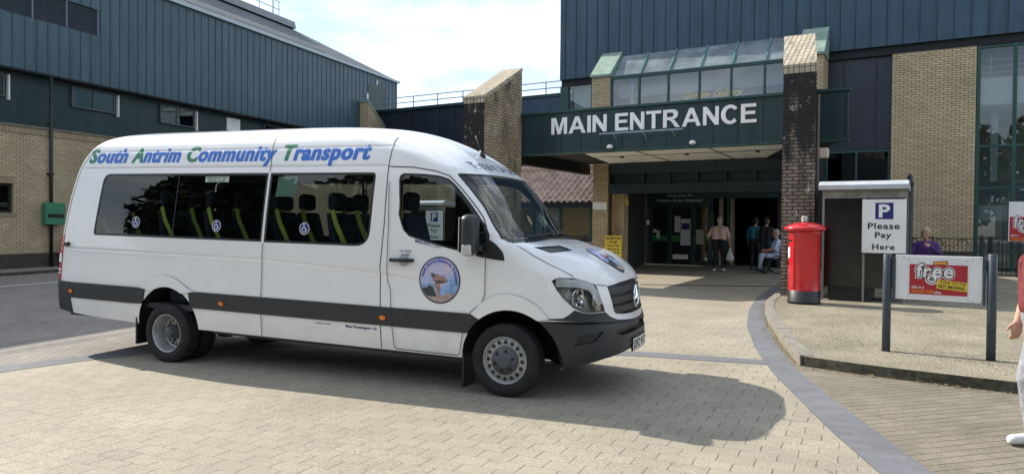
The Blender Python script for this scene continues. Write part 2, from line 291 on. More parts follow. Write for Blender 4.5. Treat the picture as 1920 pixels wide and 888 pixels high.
# ------------------------------------------------------------------ mesh helpers
def tag(o, label=None, cat=None, group=None, kind=None):
    if label: o['label'] = label
    if cat: o['category'] = cat
    if group: o['group'] = group
    if kind: o['kind'] = kind
    return o
def empty(name, loc=(0, 0, 0), rz=0.0, label=None, cat=None, group=None, rot=None, parent=None):
    o = bpy.data.objects.new(name, None); COL.objects.link(o)
    o.empty_display_size = 0.2
    o.location = loc; o.rotation_euler = rot if rot else (0, 0, rz)
    if parent: o.parent = parent
    return tag(o, label, cat, group)
class MB:
    def __init__(s):
        s.v = []; s.f = []; s.m = []; s.sm = []
    def add(s, verts, faces, mi=0, smooth=False):
        n = len(s.v); s.v += [tuple(p) for p in verts]
        for f in faces:
            s.f.append(tuple(n + i for i in f)); s.m.append(mi); s.sm.append(smooth)
        return s
    def box(s, a, b, mi=0):
        x0, y0, z0 = (min(a[i], b[i]) for i in range(3)); x1, y1, z1 = (max(a[i], b[i]) for i in range(3))
        return s.add([(x0, y0, z0), (x1, y0, z0), (x1, y1, z0), (x0, y1, z0), (x0, y0, z1), (x1, y0, z1), (x1, y1, z1), (x0, y1, z1)],
                     [(0, 3, 2, 1), (4, 5, 6, 7), (0, 1, 5, 4), (1, 2, 6, 5), (2, 3, 7, 6), (3, 0, 4, 7)], mi)
    def bar(s, p, q, w, h=None, mi=0, up=(0, 0, 1)):
        p, q = Vector(p), Vector(q); h = h or w
        d = (q - p).normalized(); u = Vector(up)
        if abs(d.dot(u)) > 0.95: u = Vector((1, 0, 0))
        x = d.cross(u).normalized(); y = x.cross(d)
        vs = []
        for c in (p, q):
            for a, b_ in ((-1, -1), (1, -1), (1, 1), (-1, 1)):
                vs.append(c + x * a * w / 2 + y * b_ * h / 2)
        return s.add(vs, [(3, 2, 1, 0), (4, 5, 6, 7), (0, 1, 5, 4), (1, 2, 6, 5), (2, 3, 7, 6), (3, 0, 4, 7)], mi)
    def tube(s, pts, r, n=8, mi=0, caps=True, closed=False):
        pts = [Vector(p) for p in pts]; k = len(pts)
        rs = r if isinstance(r, (list, tuple)) else [r] * k
        ref = None; rings = []
        for i, p in enumerate(pts):
            a = pts[i - 1] if i else (pts[-1] if closed else p); b_ = pts[(i + 1) % k] if (i < k - 1 or closed) else p
            d = (b_ - a).normalized()
            if ref is None:
                ref = Vector((0, 0, 1)) if abs(d.z) < 0.9 else Vector((1, 0, 0))
            x = d.cross(ref).normalized(); y = x.cross(d).normalized(); ref = y if abs(d.dot(y)) < 0.9 else ref
            rings.append([p + (x * math.cos(2 * PI * j / n) + y * math.sin(2 * PI * j / n)) * rs[i] for j in range(n)])
        vs = [v for r_ in rings for v in r_]; fs = []
        for i in range(k if closed else k - 1):
            i2 = (i + 1) % k
            for j in range(n):
                j2 = (j + 1) % n
                fs.append((i * n + j, i * n + j2, i2 * n + j2, i2 * n + j))
        s.add(vs, fs, mi, True)
        if caps and not closed:
            m_ = len(s.v) - len(vs)
            s.f.append(tuple(m_ + j for j in range(n))[::-1]); s.m.append(mi); s.sm.append(False)
            s.f.append(tuple(m_ + (k - 1) * n + j for j in range(n))); s.m.append(mi); s.sm.append(False)
        return s
    def lathe(s, prof, c=(0, 0, 0), n=32, axis='z', mi=0, smooth=True, a0=0.0, a1=2 * PI):
        """prof: (radius, height) along the axis"""
        full = abs(a1 - a0 - 2 * PI) < 1e-6; m_ = n if full else n + 1
        vs = []
        for r, h in prof:
            for j in range(m_):
                a = a0 + (a1 - a0) * j / n; x, y = r * math.cos(a), r * math.sin(a)
                p = (x, y, h) if axis == 'z' else ((x, h, y) if axis == 'y' else (h, x, y))
                vs.append((p[0] + c[0], p[1] + c[1], p[2] + c[2]))
        fs = []
        for i in range(len(prof) - 1):
            for j in range(n):
                j2 = (j + 1) % m_
                q = (i * m_ + j, i * m_ + j2, (i + 1) * m_ + j2, (i + 1) * m_ + j)
                fs.append(q if axis != 'y' else q[::-1])
        return s.add(vs, fs, mi, smooth)
    def prism(s, poly, d0, d1, plane='xz', mi=0, mcap=None):
        """closed polygon in a plane, extruded along the third axis from d0 to d1"""
        def P(a, b_, d):
            return (a, d, b_) if plane == 'xz' else ((d, a, b_) if plane == 'yz' else (a, b_, d))
        n = len(poly)
        vs = [P(a, b_, d0) for a, b_ in poly] + [P(a, b_, d1) for a, b_ in poly]
        base = len(s.v); s.v += vs
        tri = tessellate_polygon([[Vector((a, b_, 0)) for a, b_ in poly]])
        for t in tri:
            s.f.append(tuple(base + i for i in t)); s.m.append(mi if mcap is None else mcap); s.sm.append(False)
            s.f.append(tuple(base + n + i for i in t[::-1])); s.m.append(mi if mcap is None else mcap); s.sm.append(False)
        for i in range(n):
            j = (i + 1) % n
            s.f.append((base + i, base + j, base + n + j, base + n + i)); s.m.append(mi); s.sm.append(False)
        return s
    def quad(s, a, b, c, d, mi=0):
        return s.add([a, b, c, d], [(0, 1, 2, 3)], mi)
    def build(s, name, mats, parent=None, bevel=0.0, recalc=True, label=None, cat=None, group=None, kind=None, loc=None, rot=None):
        me = bpy.data.meshes.new(name)
        me.from_pydata([tuple(map(float, p)) for p in s.v], [], s.f)
        mats = mats if isinstance(mats, (list, tuple)) else [mats]
        for m in mats: me.materials.append(m)
        me.polygons.foreach_set('material_index', s.m); me.polygons.foreach_set('use_smooth', s.sm)
        if recalc:
            bm = bmesh.new(); bm.from_mesh(me); bmesh.ops.recalc_face_normals(bm, faces=bm.faces); bm.to_mesh(me); bm.free()
        uv = me.uv_layers.new(name='UVMap'); me.update()
        for p in me.polygons:
            n = p.normal
            if abs(n.z) > 0.95: tx, ty = Vector((1, 0, 0)), Vector((0, 1, 0))
            else:
                tx = Vector((-n.y, n.x, 0)).normalized(); ty = n.cross(tx)
            for li in p.loop_indices:
                co = me.vertices[me.loops[li].vertex_index].co
                uv.data[li].uv = (co.dot(tx), co.dot(ty))
        o = bpy.data.objects.new(name, me); COL.objects.link(o)
        if parent: o.parent = parent
        if loc: o.location = loc
        if rot: o.rotation_euler = rot
        if bevel:
            b_ = o.modifiers.new('bevel', 'BEVEL'); b_.width = bevel; b_.segments = 2; b_.limit_method = 'ANGLE'; b_.angle_limit = math.radians(40)
        return tag(o, label, cat, group, kind)
def copy_tree(o, parent=None):
    c = o.copy(); COL.objects.link(c)
    if parent: c.parent = parent
    for ch in list(o.children): copy_tree(ch, c)
    return c
def text_geo(txt, size, shear=0.0, bold=0.0, align='CENTER', spacing=1.0, res=3):
    """outline letters as flat triangles: list of (x, y), faces"""
    cu = bpy.data.curves.new('lettering', 'FONT'); cu.body = txt; cu.size = size; cu.shear = shear; cu.offset = bold; cu.align_x = align; cu.space_character = spacing; cu.resolution_u = res
    o = bpy.data.objects.new('lettering', cu); COL.objects.link(o)
    dg = bpy.context.evaluated_depsgraph_get(); dg.update()
    me = bpy.data.meshes.new_from_object(o.evaluated_get(dg))
    vs = [(v.co.x, v.co.y) for v in me.vertices]; fs = [tuple(p.vertices) for p in me.polygons]
    bpy.data.objects.remove(o); bpy.data.curves.remove(cu); bpy.data.meshes.remove(me)
    return vs, fs
GLY = {
 'M': (.83, [[(0,0),(0,1),(.235,1),(.415,.33),(.595,1),(.83,1),(.83,0),(.675,0),(.675,.79),(.49,0),(.34,0),(.155,.79),(.155,0)]]),
 'A': (.87, [[(0,0),(.34,1),(.53,1),(.87,0),(.69,0),(.615,.23),(.255,.23),(.18,0)], [(.31,.395),(.56,.395),(.435,.76)]]),
 'I': (.17, [[(0,0),(0,1),(.17,1),(.17,0)]]),
 'N': (.70, [[(0,0),(0,1),(.165,1),(.545,.36),(.545,1),(.70,1),(.70,0),(.53,0),(.155,.625),(.155,0)]]),
 'E': (.66, [[(0,0),(0,1),(.64,1),(.64,.83),(.175,.83),(.175,.61),(.605,.61),(.605,.44),(.175,.44),(.175,.17),(.66,.17),(.66,0)]]),
 'T': (.72, [[(.275,0),(.275,.83),(0,.83),(0,1),(.72,1),(.72,.83),(.445,.83),(.445,0)]]),
 'R': (.79, [[(0,0),(0,1),(.42,1),(.58,.975),(.68,.87),(.70,.72),(.66,.57),(.56,.48),(.47,.455),(.57,.36),(.66,.22),(.79,0),(.59,0),(.43,.27),(.34,.385),(.25,.415),(.175,.415),(.175,0)], [(.175,.575),(.36,.575),(.46,.60),(.515,.70),(.47,.80),(.38,.835),(.175,.835)]]),
 'C': (.77, [[(.40+.40*math.cos(math.radians(a)), .5+.52*math.sin(math.radians(a))) for a in range(38, 323, 12)] + [(.41+.215*math.cos(math.radians(a)), .5+.345*math.sin(math.radians(a))) for a in range(325, 30, -15)]]),
}
def block_text(mb, txt, x0, x1, z0, z1, y, depth, gap=.10):
    """sign letters cut from sheet: front face and edges"""
    tot = sum(GLY[c][0] for c in txt) + gap * (len(txt) - 1); k = (x1 - x0) / tot; x = 0.0
    for c in txt:
        w, loops = GLY[c]
        pts = [(x0 + (x + a) * k, z0 + b * (z1 - z0)) for lp in loops for a, b in lp]
        tri = tessellate_polygon([[Vector((a, b, 0)) for a, b in lp] for lp in loops])
        mb.add([(a, y, b) for a, b in pts], [tuple(t) for t in tri])
        o = 0
        for lp in loops:
            n = len(lp)
            for i in range(n):
                p, q = pts[o + i], pts[o + (i + 1) % n]
                mb.add([(p[0], y, p[1]), (q[0], y, q[1]), (q[0], y + depth, q[1]), (p[0], y + depth, p[1])], [(0, 1, 2, 3)])
            o += n
        x += w + gap
def add_text(mb, txt, size, fn, mi=0, width=None, **k):
    """letters mapped into 3-D by fn(x, y); width squeezes the line to that length"""
    vs, fs = text_geo(txt, size, **k)
    if not vs: return
    if width:
        x0, x1 = min(v[0] for v in vs), max(v[0] for v in vs); f = width / max(1e-6, x1 - x0)
        vs = [(v[0] * f, v[1]) for v in vs]
    mb.add([fn(x, y) for x, y in vs], fs, mi)
def refine(vs, fs, mx):
    """split flat triangles until no edge is longer than mx"""
    vs = [tuple(v) for v in vs]; tri = []
    for f in fs:
        for k in range(1, len(f) - 1): tri.append((f[0], f[k], f[k + 1]))
    cache = {}
    def mid(a, b):
        k = (a, b) if a < b else (b, a)
        if k not in cache: cache[k] = len(vs); vs.append(((vs[a][0] + vs[b][0]) / 2, (vs[a][1] + vs[b][1]) / 2))
        return cache[k]
    st = tri; o = []
    while st:
        a, b, c = st.pop()
        L_ = [(math.dist(vs[p], vs[q]), p, q, r) for p, q, r in ((a, b, c), (b, c, a), (c, a, b))]
        l, p, q, r = max(L_, key=lambda t: (round(t[0], 9), min(t[1], t[2]), max(t[1], t[2])))
        if l <= mx: o.append((a, b, c))
        else: m = mid(p, q); st += [(p, m, r), (m, q, r)]
    return vs, o
def G(x, y): return 0.008 * (x + 4) + 0.006 * (y - 8.4)
# ================================================================== ground
def sheet(name, poly, dz, mat, kind='structure', skirt=0.0):
    mb = MB()
    tri = tessellate_polygon([[Vector((x, y, 0)) for x, y in poly]])
    vs = [(x, y, G(x, y) + dz) for x, y in poly]
    fs = []
    for t in tri:
        a, b, c = (Vector(vs[i]) for i in t)
        fs.append(tuple(t) if (b - a).cross(c - a).z > 0 else tuple(t[::-1]))
    mb.add(vs, fs)
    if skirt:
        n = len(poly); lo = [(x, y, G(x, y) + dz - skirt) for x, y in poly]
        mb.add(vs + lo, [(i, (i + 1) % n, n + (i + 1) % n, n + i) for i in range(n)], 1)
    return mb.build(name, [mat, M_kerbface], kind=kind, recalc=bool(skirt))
sheet('ground', [(-250, -120), (250, -120), (250, 260), (-250, 260)], 0.0, M_asph)
INNER = [(2.42, -4), (2.34, 2), (2.37, 3.6), (2.455, 4.82), (2.55, 5.68), (2.70, 6.69), (2.88, 7.87), (3.0, 8.45), (3.24, 9.55), (3.77, 11.5), (4.5, 13.6), (5.48, 16.0), (6.87, 18.7), (8.6, 21.9), (10.3, 25.0)]
OUTER = [(2.78, -4), (2.70, 2), (2.72, 3.6), (2.80, 4.74), (2.88, 5.45), (3.02, 6.70), (3.23, 8.16), (3.64, 9.9), (4.08, 11.5), (4.80, 13.6), (5.62, 15.5), (7.2, 18.5), (8.95, 21.7), (10.65, 24.8)]
LB_OUT = [(-14.2, 5.35), (-7.3, 7.2), (-5.86, 8.16), (-5.32, 8.8), (-4.6, 9.45), (-2.0, 10.0), (1.60, 9.17), (3.05, 8.62)]
LB_IN = [(-14.0, 5.0), (-7.15, 6.85), (-5.6, 7.85), (-5.08, 8.5), (-4.4, 9.1), (-2.0, 9.65), (1.55, 8.85), (2.97, 8.34)]
cream = [(-14, -4)] + INNER + [(4.2, 30.0), (-3.0, 36.0), (-1.5, 14.0), (-4.6, 9.45), (-5.32, 8.8), (-5.86, 8.16), (-7.3, 7.2), (-14.2, 5.35)]
sheet('forecourt_paving', cream, 0.004, M_pave)
sheet('side_paving', [(-45, 5.0), (-14.2, 5.35), (-7.3, 7.2), (-5.86, 8.16), (-5.32, 8.8), (-4.6, 9.45), (-1.5, 14.0), (-3.0, 36.0), (-8.5, 43.2), (-45, 43)], 0.004, M_pave_grey)
sheet('paving_band', INNER + OUTER[::-1], 0.008, M_band)
sheet('paving_strip', LB_OUT + LB_IN[::-1], 0.008, M_band)
sheet('verge_paving', OUTER + [(12.0, 24.0), (30, 12), (30, -4)], 0.004, M_pave_brown)
sheet('drain_line', [(3.35, 18.75), (3.40, 18.95), (7.05, 18.45), (6.95, 18.25)], 0.007, M_seam_dark)
# painted line by the left wing
sheet('road_marking', [(-14.1, 15.3), (-13.98, 15.25), (-11.0, 22.1), (-11.12, 22.15)], 0.008, M_white)
# raised footpath island on the right with its kerb
PATH = [(10.9, 24.7), (9.2, 21.6), (7.55, 18.6), (5.72, 15.55), (4.95, 14.0), (4.52, 12.8), (4.2, 11.7), (3.85, 10.4), (3.62, 9.5), (3.34, 8.30), (3.66, 7.95), (4.05, 7.60), (4.90, 6.93), (6.2, 5.95), (9, 4.3), (14, 2.6), (30, 2.0), (30, 13), (16, 22.0)]
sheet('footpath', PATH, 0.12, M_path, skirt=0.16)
KE = PATH[2:10]
kin = []
for i, (x, y) in enumerate(KE):
    a = Vector(KE[max(0, i - 1)]); b = Vector(KE[min(len(KE) - 1, i + 1)]); t = (b - a).normalized(); kin.append((x - t.y * 0.15, y + t.x * 0.15))
mb = MB()
for i in range(len(KE) - 1):
    o0, o1, i0, i1 = KE[i], KE[i + 1], kin[i], kin[i + 1]
    L_ = math.hypot(o1[0] - o0[0], o1[1] - o0[1]); k = max(1, round(L_ / 0.9))
    for j in range(k):
        f0, f1 = j / k + 0.006, (j + 1) / k - 0.006
        lp = lambda p, q, f: (p[0] + (q[0] - p[0]) * f, p[1] + (q[1] - p[1]) * f)
        P4 = [lp(o0, o1, f0), lp(o0, o1, f1), lp(i0, i1, f1), lp(i0, i1, f0)]
        c = Vector((sum(p[0] for p in P4) / 4, sum(p[1] for p in P4) / 4))
        P4 = [tuple(c + (Vector(p) - c) * 1.03) for p in P4]
        top = [(x, y, G(x, y) + 0.128) for x, y in P4]; bot = [(x, y, G(x, y) - 0.02) for x, y in P4]
        mb.add(top + bot, [(0, 1, 2, 3), (0, 4, 5, 1), (1, 5, 6, 2), (2, 6, 7, 3), (3, 7, 4, 0)])
mb.build('kerb', M_kerb, kind='structure')
# litter of dead leaves along the kerb
M_leaf = plain('dead_leaf', (0.22, 0.15, 0.07), 0.8, amp=0.4, scale=20)
mb = MB()
for i in range(420):
    k = random.random() ** 0.8 * (len(KE) - 2.01) + 1; j = int(k); f = k - j
    x = KE[j][0] + (KE[j + 1][0] - KE[j][0]) * f - abs(random.gauss(0, 0.07)) - 0.02; y = KE[j][1] + (KE[j + 1][1] - KE[j][1]) * f - random.random() * 0.05
    if random.random() < 0.25:
        q = random.random(); x = 3.3 + q * 2.2 - random.random() * 0.05; y = 8.2 - q * 1.72 - abs(random.gauss(0, 0.05)) - 0.04
    a = random.random() * 6.28; r = random.uniform(0.008, 0.022); z = G(x, y) + 0.012 + random.random() * 0.01
    mb.add([(x + r * math.cos(a + w) * q_, y + r * math.sin(a + w) * q_, z + random.random() * 0.012) for w, q_ in ((0, 1), (1.6, .6), (3.14, 1), (4.7, .6))], [(0, 1, 2, 3)])
mb.build('leaves', M_leaf, kind='stuff', label='dead leaves gathered in the gutter along the kerb', recalc=False)

# ================================================================== main building (frame: x along the facade, y into it)
FO = Vector((5.59, 14.96, 0)); FA = math.atan2(-0.5065, 0.8622)
fa = Vector((math.cos(FA), math.sin(FA), 0)); fd = Vector((-fa.y, fa.x, 0))
def FW(s, t, z=None):
    p = FO + fa * s + fd * t
    p.z = G(p.x, p.y) if z is None else z
    return p
def ribbed(mb, x0, x1, y, z0, z1, sp=0.4, depth=0.5, first=None, mi=0, rw=0.028, rd=0.022):
    mb.box((x0, y, z0), (x1, y + depth, z1), mi)
    x = first if first is not None else x0 + sp / 2
    while x < x1 - 0.02:
        mb.box((x - rw / 2, y - rd, z0 + 0.003), (x + rw / 2, y + 0.02, z1 - 0.003), 1)
        mb.box((x + rw / 2, y - 0.002, z0 + 0.004), (x + rw / 2 + 0.02, y + 0.01, z1 - 0.004), 2)
        x += sp
hall = empty('hospital_building', FO, FA, 'large blue-green clad hospital block with buff brick panel above the main entrance', 'building')
mb = MB(); ribbed(mb, -10.72, 12, 11, 7.66, 14.0, 0.47, 6)
mb.build('upper_cladding', [M_clad, M_clad, M_seam_dark], hall)
mb = MB(); mb.box((-10.7, 11.12, 7.38), (12, 16.9, 7.659)); mb.box((-8.2, 16.8, -0.5), (12, 17, 7.37)); mb.box((11.8, 11.3, -0.5), (12, 16.9, 7.37)); mb.box((-10.6, 11.9, 5.0), (-10.4, 16.9, 7.37))
mb.build('reveal', M_seam_dark, hall)  # near-black colour paints the shadow band under the cladding
mb = MB(); mb.box((1.46, 11.05, 0.95), (3.79, 11.5, 7.37)); mb.build('brick_panel', M_brick, hall)
mb = MB(); mb.box((1.455, 11.055, -0.4), (3.795, 11.5, 0.948)); mb.build('plinth', M_brick_dark, hall)
mb = MB(); ribbed(mb, -0.5, 1.452, 11.25, 4.3, 7.37, 0.98, 0.2); mb.build('navy_panel', [M_navy, M_navy, M_seam_dark], hall)
mb = MB()
for s in (-0.5, 0.42, 1.40): mb.box((s - 0.03, 11.2, -0.3), (s + 0.03, 11.3, 4.29))
for z in (0.25, 4.25, 2.2): mb.box((-0.5, 11.21, z - 0.04), (1.43, 11.29, z + 0.035))
f = mb.build('window', M_green, hall)
mb = MB(); mb.box((-0.47, 11.245, 0.2), (1.37, 11.255, 4.21)); mb.build('pane', M_glassdk, f)
# tall glazing on the right with the floors behind it
mb = MB()
for s in (3.86, 4.80, 5.75, 6.70, 7.65, 8.6): mb.box((s - 0.05, 11.1, -0.3), (s + 0.05, 11.25, 7.37))
for z in (0.2, 2.95, 4.25, 7.33): mb.box((3.86, 11.11, z - 0.035), (8.6, 11.24, z + 0.03))
f = mb.build('window', M_green, hall)
mb = MB(); mb.box((3.9, 11.17, 0.2), (8.58, 11.18, 7.32)); mb.build('pane', M_glassw, f)
mb = MB(); mb.box((3.84, 11.3, 5.55), (11.7, 16.5, 6.38)); mb.box((3.84, 11.3, 1.92), (11.7, 12.2, 2.42)); mb.box((4.25, 12.1, 3.2), (4.45, 12.35, 5.54)); mb.box((6.4, 12.1, 0), (6.65, 12.35, 5.54))
mb.build('floor_slab', M_white, hall)
mb = MB(); mb.box((3.8, 15.8, -0.2), (11.8, 16.4, 5.5)); mb.box((3.8, 15.8, 6.4), (11.8, 16.4, 7.3)); mb.box((3.80, 11.51, -0.2), (3.83, 16, 7.3)); mb.box((3.8, 11.4, -0.4), (11.8, 16.4, 0.1)); mb.build('back_wall', M_room, hall)
mb = MB()
for z in (6.62, 6.82, 7.02, 7.2): mb.bar((3.9, 11.7, z), (8.6, 11.7, z), 0.03)
for s in (4.2, 5.1, 6.0, 6.9, 7.8): mb.bar((s, 11.7, 6.385), (s, 11.7, 7.22), 0.04)
mb.build('balustrade', M_steel, hall); mb = MB()
for z in (2.62, 2.82, 3.0): mb.bar((3.9, 11.7, z), (8.6, 11.7, z), 0.03)
for s in (4.2, 5.1, 6.0, 6.9, 7.8): mb.bar((s, 11.7, 2.425), (s, 11.7, 3.02), 0.04)
mb.build('balustrade', M_steel, hall)
# corner window on the left and its frame
mb = MB()
for s0, s1 in ((-10.72, -10.36), (-9.33, -9.2)): mb.box((s0, 11.05, 5.2), (s1, 11.3, 7.37))
mb.box((-10.7, 11.06, 5.2), (-9.2, 11.29, 6.30)); f = mb.build('window', M_green, hall)
mb = MB(); mb.box((-10.37, 11.15, 6.28), (-9.31, 11.16, 7.37)); mb.build('pane', M_glassw, f)
mb = MB(); mb.box((-10.38, 11.7, 5.2), (-8.0, 11.8, 7.37)); mb.box((-7.97, 10.6, 6.62), (-1.3, 10.7, 7.33)); mb.box((-7.35, 10.3, 5.2), (-7.2, 10.45, 7.30)); mb.build('room_wall', M_roompale, hall)
mb = MB(); mb.box((-7.97, 10.58, 5.2), (-1.3, 10.7, 6.615)); mb.build('dado', plain('mauve_wall', (0.22, 0.18, 0.20), 0.8), hall)
mb = MB(); mb.box((-10.38, 10.3, 5.05), (-0.6, 14, 5.19)); mb.build('floor_slab', M_darkint, hall)
# coffee gallery: glazed bay between two brick piers
bay = mb = MB(); MU = (-7.98, -6.88, -5.76, -4.61, -3.49, -2.36, -1.30)
for s in MU:
    mb.box((s - 0.035, 9.95, 5.2), (s + 0.035, 10.06, 7.27)); 
mb.box((-8.0, 9.94, 7.24), (-1.28, 10.07, 7.33))
f = mb.build('bay_window', M_green, hall)
mb = MB()
for s in MU: mb.bar((s, 9.98, 7.33), (s, 11.0, 8.36), 0.06, 0.07, up=(1, 0, 0))
mb.box((-8.0, 9.92, 7.331), (-1.28, 10.0, 7.36)); mb.build('glazing_bar', M_greenlt, f)
mb = MB(); mb.box((-7.95, 10.0, 5.2), (-1.32, 10.008, 7.24)); mb.build('pane', M_glassbay, f)
mb = MB(); mb.quad((-7.95, 10.02, 7.34), (-1.32, 10.02, 7.34), (-1.32, 10.99, 8.33), (-7.95, 10.99, 8.33)); mb.build('roof_pane', M_glassroof, f)
M_gold = plain('gold_letters', (0.70, 0.62, 0.30), 0.5); mb = MB()
add_text(mb, 'Coffee', 0.33, lambda x, y: (x - 5.25, 9.995, 6.28 + y), shear=0.45, align='LEFT', bold=0.004, width=0.95)
mb.build('lettering', M_gold, f, recalc=False); mb = MB()
add_text(mb, 'Gallery', 0.33, lambda x, y: (x - 4.16, 9.995, 6.28 + y), shear=0.45, align='LEFT', bold=0.004, width=1.05)
mb.build('lettering', M_gold, f, recalc=False)
for s0, s1 in ((-8.78, -8.02), (-1.26, -0.50)):
    mb = MB(); mb.box((s0, 9.9, 5.0), (s1, 11.2, 7.36)); p = mb.build('brick_pier', M_brick, hall)
    mb = MB(); mb.prism([(9.82, 7.365), (9.82, 7.45), (11.0, 8.52), (11.0, 7.365)], s0 - 0.04, s1 + 0.04, 'yz'); mb.build('sloping_cap', M_copper, p)
mb = MB(); mb.box((-8.01, 10.03, 7.2), (-7.99, 10.99, 7.37)); mb.box((-8.4, 11.3, -0.4), (-8.2, 17, 5.05)); mb.build('side_wall', M_darkint, hall)
# entrance screen
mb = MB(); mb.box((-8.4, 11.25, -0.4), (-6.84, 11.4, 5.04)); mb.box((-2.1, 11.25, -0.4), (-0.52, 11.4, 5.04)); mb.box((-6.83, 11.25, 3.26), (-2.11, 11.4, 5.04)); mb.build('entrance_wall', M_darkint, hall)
mb = MB(); mb.box((-8.4, 11.08, 2.96), (-2.1, 11.24, 3.25)); mb.box((-6.9, 11.1, 2.50), (-4.4, 11.24, 2.955)); mb.box((-4.4, 11.12, 2.72), (-2.1, 11.24, 2.955))
hd = mb.build('door_header', M_green, hall)
mb = MB(); add_text(mb, 'Welcome To', 0.13, lambda x, y: (x - 5.62, 11.095, 2.79 + y), width=1.0, bold=0.002); add_text(mb, 'Antrim Area Hospital', 0.16, lambda x, y: (x - 5.65, 11.095, 2.60 + y), width=1.75, bold=0.002)
mb.build('lettering', M_white, hd, recalc=False)
for s0, s1 in ((-6.80, -6.04), (-6.02, -5.14), (-5.12, -4.50)):
    mb = MB()
    for s in (s0 + 0.035, s1 - 0.035): mb.box((s - 0.035, 11.15, 0.16), (s + 0.035, 11.23, 2.49))
    for z in (0.2, 2.45): mb.box((s0 + 0.07, 11.155, z - 0.05), (s1 - 0.07, 11.225, z + 0.04))
    dr = mb.build('door', M_green, hall)
    mb = MB(); mb.box((s0 + 0.07, 11.185, 0.24), (s1 - 0.07, 11.195, 2.41)); mb.build('pane', M_glassdoor, dr)
    mb = MB(); mb.box((s0 + 0.075, 11.175, 1.10), (s1 - 0.075, 11.182, 1.31)); mb.build('safety_band', plain('green_band', (0.05, 0.26, 0.06), 0.5), dr)
for a0, a1, z0_, z1_, mt in ((-5.84, -5.62, 1.45, 2.05, M_white), (-5.60, -5.22, .95, 1.95, M_white), (-5.56, -5.26, 1.55, 1.78, M_blue), (-6.55, -6.42, 1.2, 1.5, M_white), (-6.68, -6.56, 1.42, 1.56, M_white), (-5.0, -4.72, 1.0, 1.55, M_roomwarm), (-5.9, -5.3, .42, .60, M_white)):
    mb = MB(); mb.box((a0, 11.170 if mt is not M_blue else 11.166, z0_), (a1, 11.174 if mt is not M_blue else 11.1695, z1_)); mb.build('poster', mt, hall)
mb = MB(); mb.box((-3.86, 11.15, 0.16), (-3.80, 11.25, 2.71)); mb.box((-4.46, 11.16, 0.16), (-4.39, 11.25, 2.71)); mb.build('door_frame', M_green, hall)
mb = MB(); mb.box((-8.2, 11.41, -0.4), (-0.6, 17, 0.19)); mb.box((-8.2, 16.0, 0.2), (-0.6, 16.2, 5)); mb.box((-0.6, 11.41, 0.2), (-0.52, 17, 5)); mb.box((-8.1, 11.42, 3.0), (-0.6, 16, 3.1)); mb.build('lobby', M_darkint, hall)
mb = MB(); mb.box((-4.52, 11.30, 0.5), (-4.40, 11.33, 2.2)); mb.build('white_panel', M_white, hall)
mb = MB(); mb.box((-4.35, 11.9, 0.2), (-4.22, 12.05, 2.9)); mb.box((-4.0, 12.2, 0.2), (-3.86, 12.4, 2.9)); mb.box((-4.75, 11.5, 0.2), (-4.62, 11.6, 2.9)); mb.build('lobby_post', M_roomwarm, hall)
for a0, a1, z0_, z1_ in ((-7.75, -7.55, 1.12, 1.55), (-7.54, -7.40, 1.3, 1.48), (-7.66, -7.58, 1.6, 1.85), (-6.98, -6.86, 1.72, 1.9)):
    mb = MB(); mb.box((a0, 11.235, z0_), (a1, 11.245, z1_)); mb.build('notice', M_white, hall)

# ------------------------------------------------------------------ entrance canopy
can = empty('entrance_canopy', FO, FA, 'dark green entrance canopy carrying the white MAIN ENTRANCE lettering', 'canopy')
mb = MB(); ribbed(mb, -7.62, 1.06, 1.80, 3.645, 4.70, 0.585, 0.14, first=-7.2, rw=0.012, rd=0.004)
mb.build('fascia', [M_clad_dark, M_clad_dark, M_seam_dark], can)
mb = MB(); mb.box((-7.66, 1.74, 4.702), (1.10, 2.0, 4.76)); mb.box((-7.64, 1.77, 3.59), (1.08, 1.97, 3.642)); mb.build('trim', M_green, can)
mb = MB(); mb.prism([(0.93, 1.941), (1.04, 1.941), (-0.55, 6.15), (-0.66, 6.15)], 3.645, 4.70, 'xy'); mb.box((-7.6, 6.05, 3.68), (-0.67, 6.15, 4.44)); mb.prism([(-7.6, 1.96), (0.92, 1.96), (-0.67, 6.05), (-2.0, 10.9), (-7.6, 10.9)], 4.45, 4.60, 'xy'); mb.build('roof_deck', M_clad_dark, can)
mb = MB(); mb.add([(-5.63, 1.96, 3.68), (0.0, 1.96, 3.68), (-0.66, 6.0, 3.68), (-6.37, 6.0, 3.68), (-5.63, 1.96, 3.72), (0.0, 1.96, 3.72), (-0.66, 6.0, 3.72), (-6.37, 6.0, 3.72)], [(0, 3, 2, 1), (4, 5, 6, 7), (0, 1, 5, 4), (1, 2, 6, 5), (2, 3, 7, 6), (3, 0, 4, 7)])
sf = mb.build('soffit', M_soffit, can)
mb = MB()
for s in (-4.2, -2.25): mb.bar((s, 1.97, 3.676), (s - 0.15, 6.0, 3.676), 0.035, 0.012)
mb.bar((-5.95, 3.9, 3.675), (-0.35, 3.9, 3.675), 0.04, 0.014)
mb.prism([(0.005, 1.96), (0.92, 1.96), (-0.62, 6.0), (-1.5, 6.0)], 3.64, 3.662, 'xy')
for s in (-5.1, -3.2, -1.3): mb.box((s - 0.05, 3.86, 3.63), (s + 0.05, 3.95, 3.67))
mb.build('soffit_joint', M_seam_dark, sf)
mb = MB(); mb.add([(-7.6, 1.96, 3.70), (-5.64, 1.96, 3.70), (-6.38, 6.04, 3.70), (-7.6, 6.04, 3.70)], [(0, 3, 2, 1)])
for i in range(26):
    t = 2.0 + i * 0.175; mb.box((-7.36, t, 3.42), (-7.26, t + 0.09, 3.69))
mb.box((-7.34, 1.96, 3.40), (-7.28, 6.5, 3.698)); mb.box((-7.42, 1.96, 3.36), (-7.22, 6.5, 3.398)); mb.build('side_soffit', M_seam_dark, can)
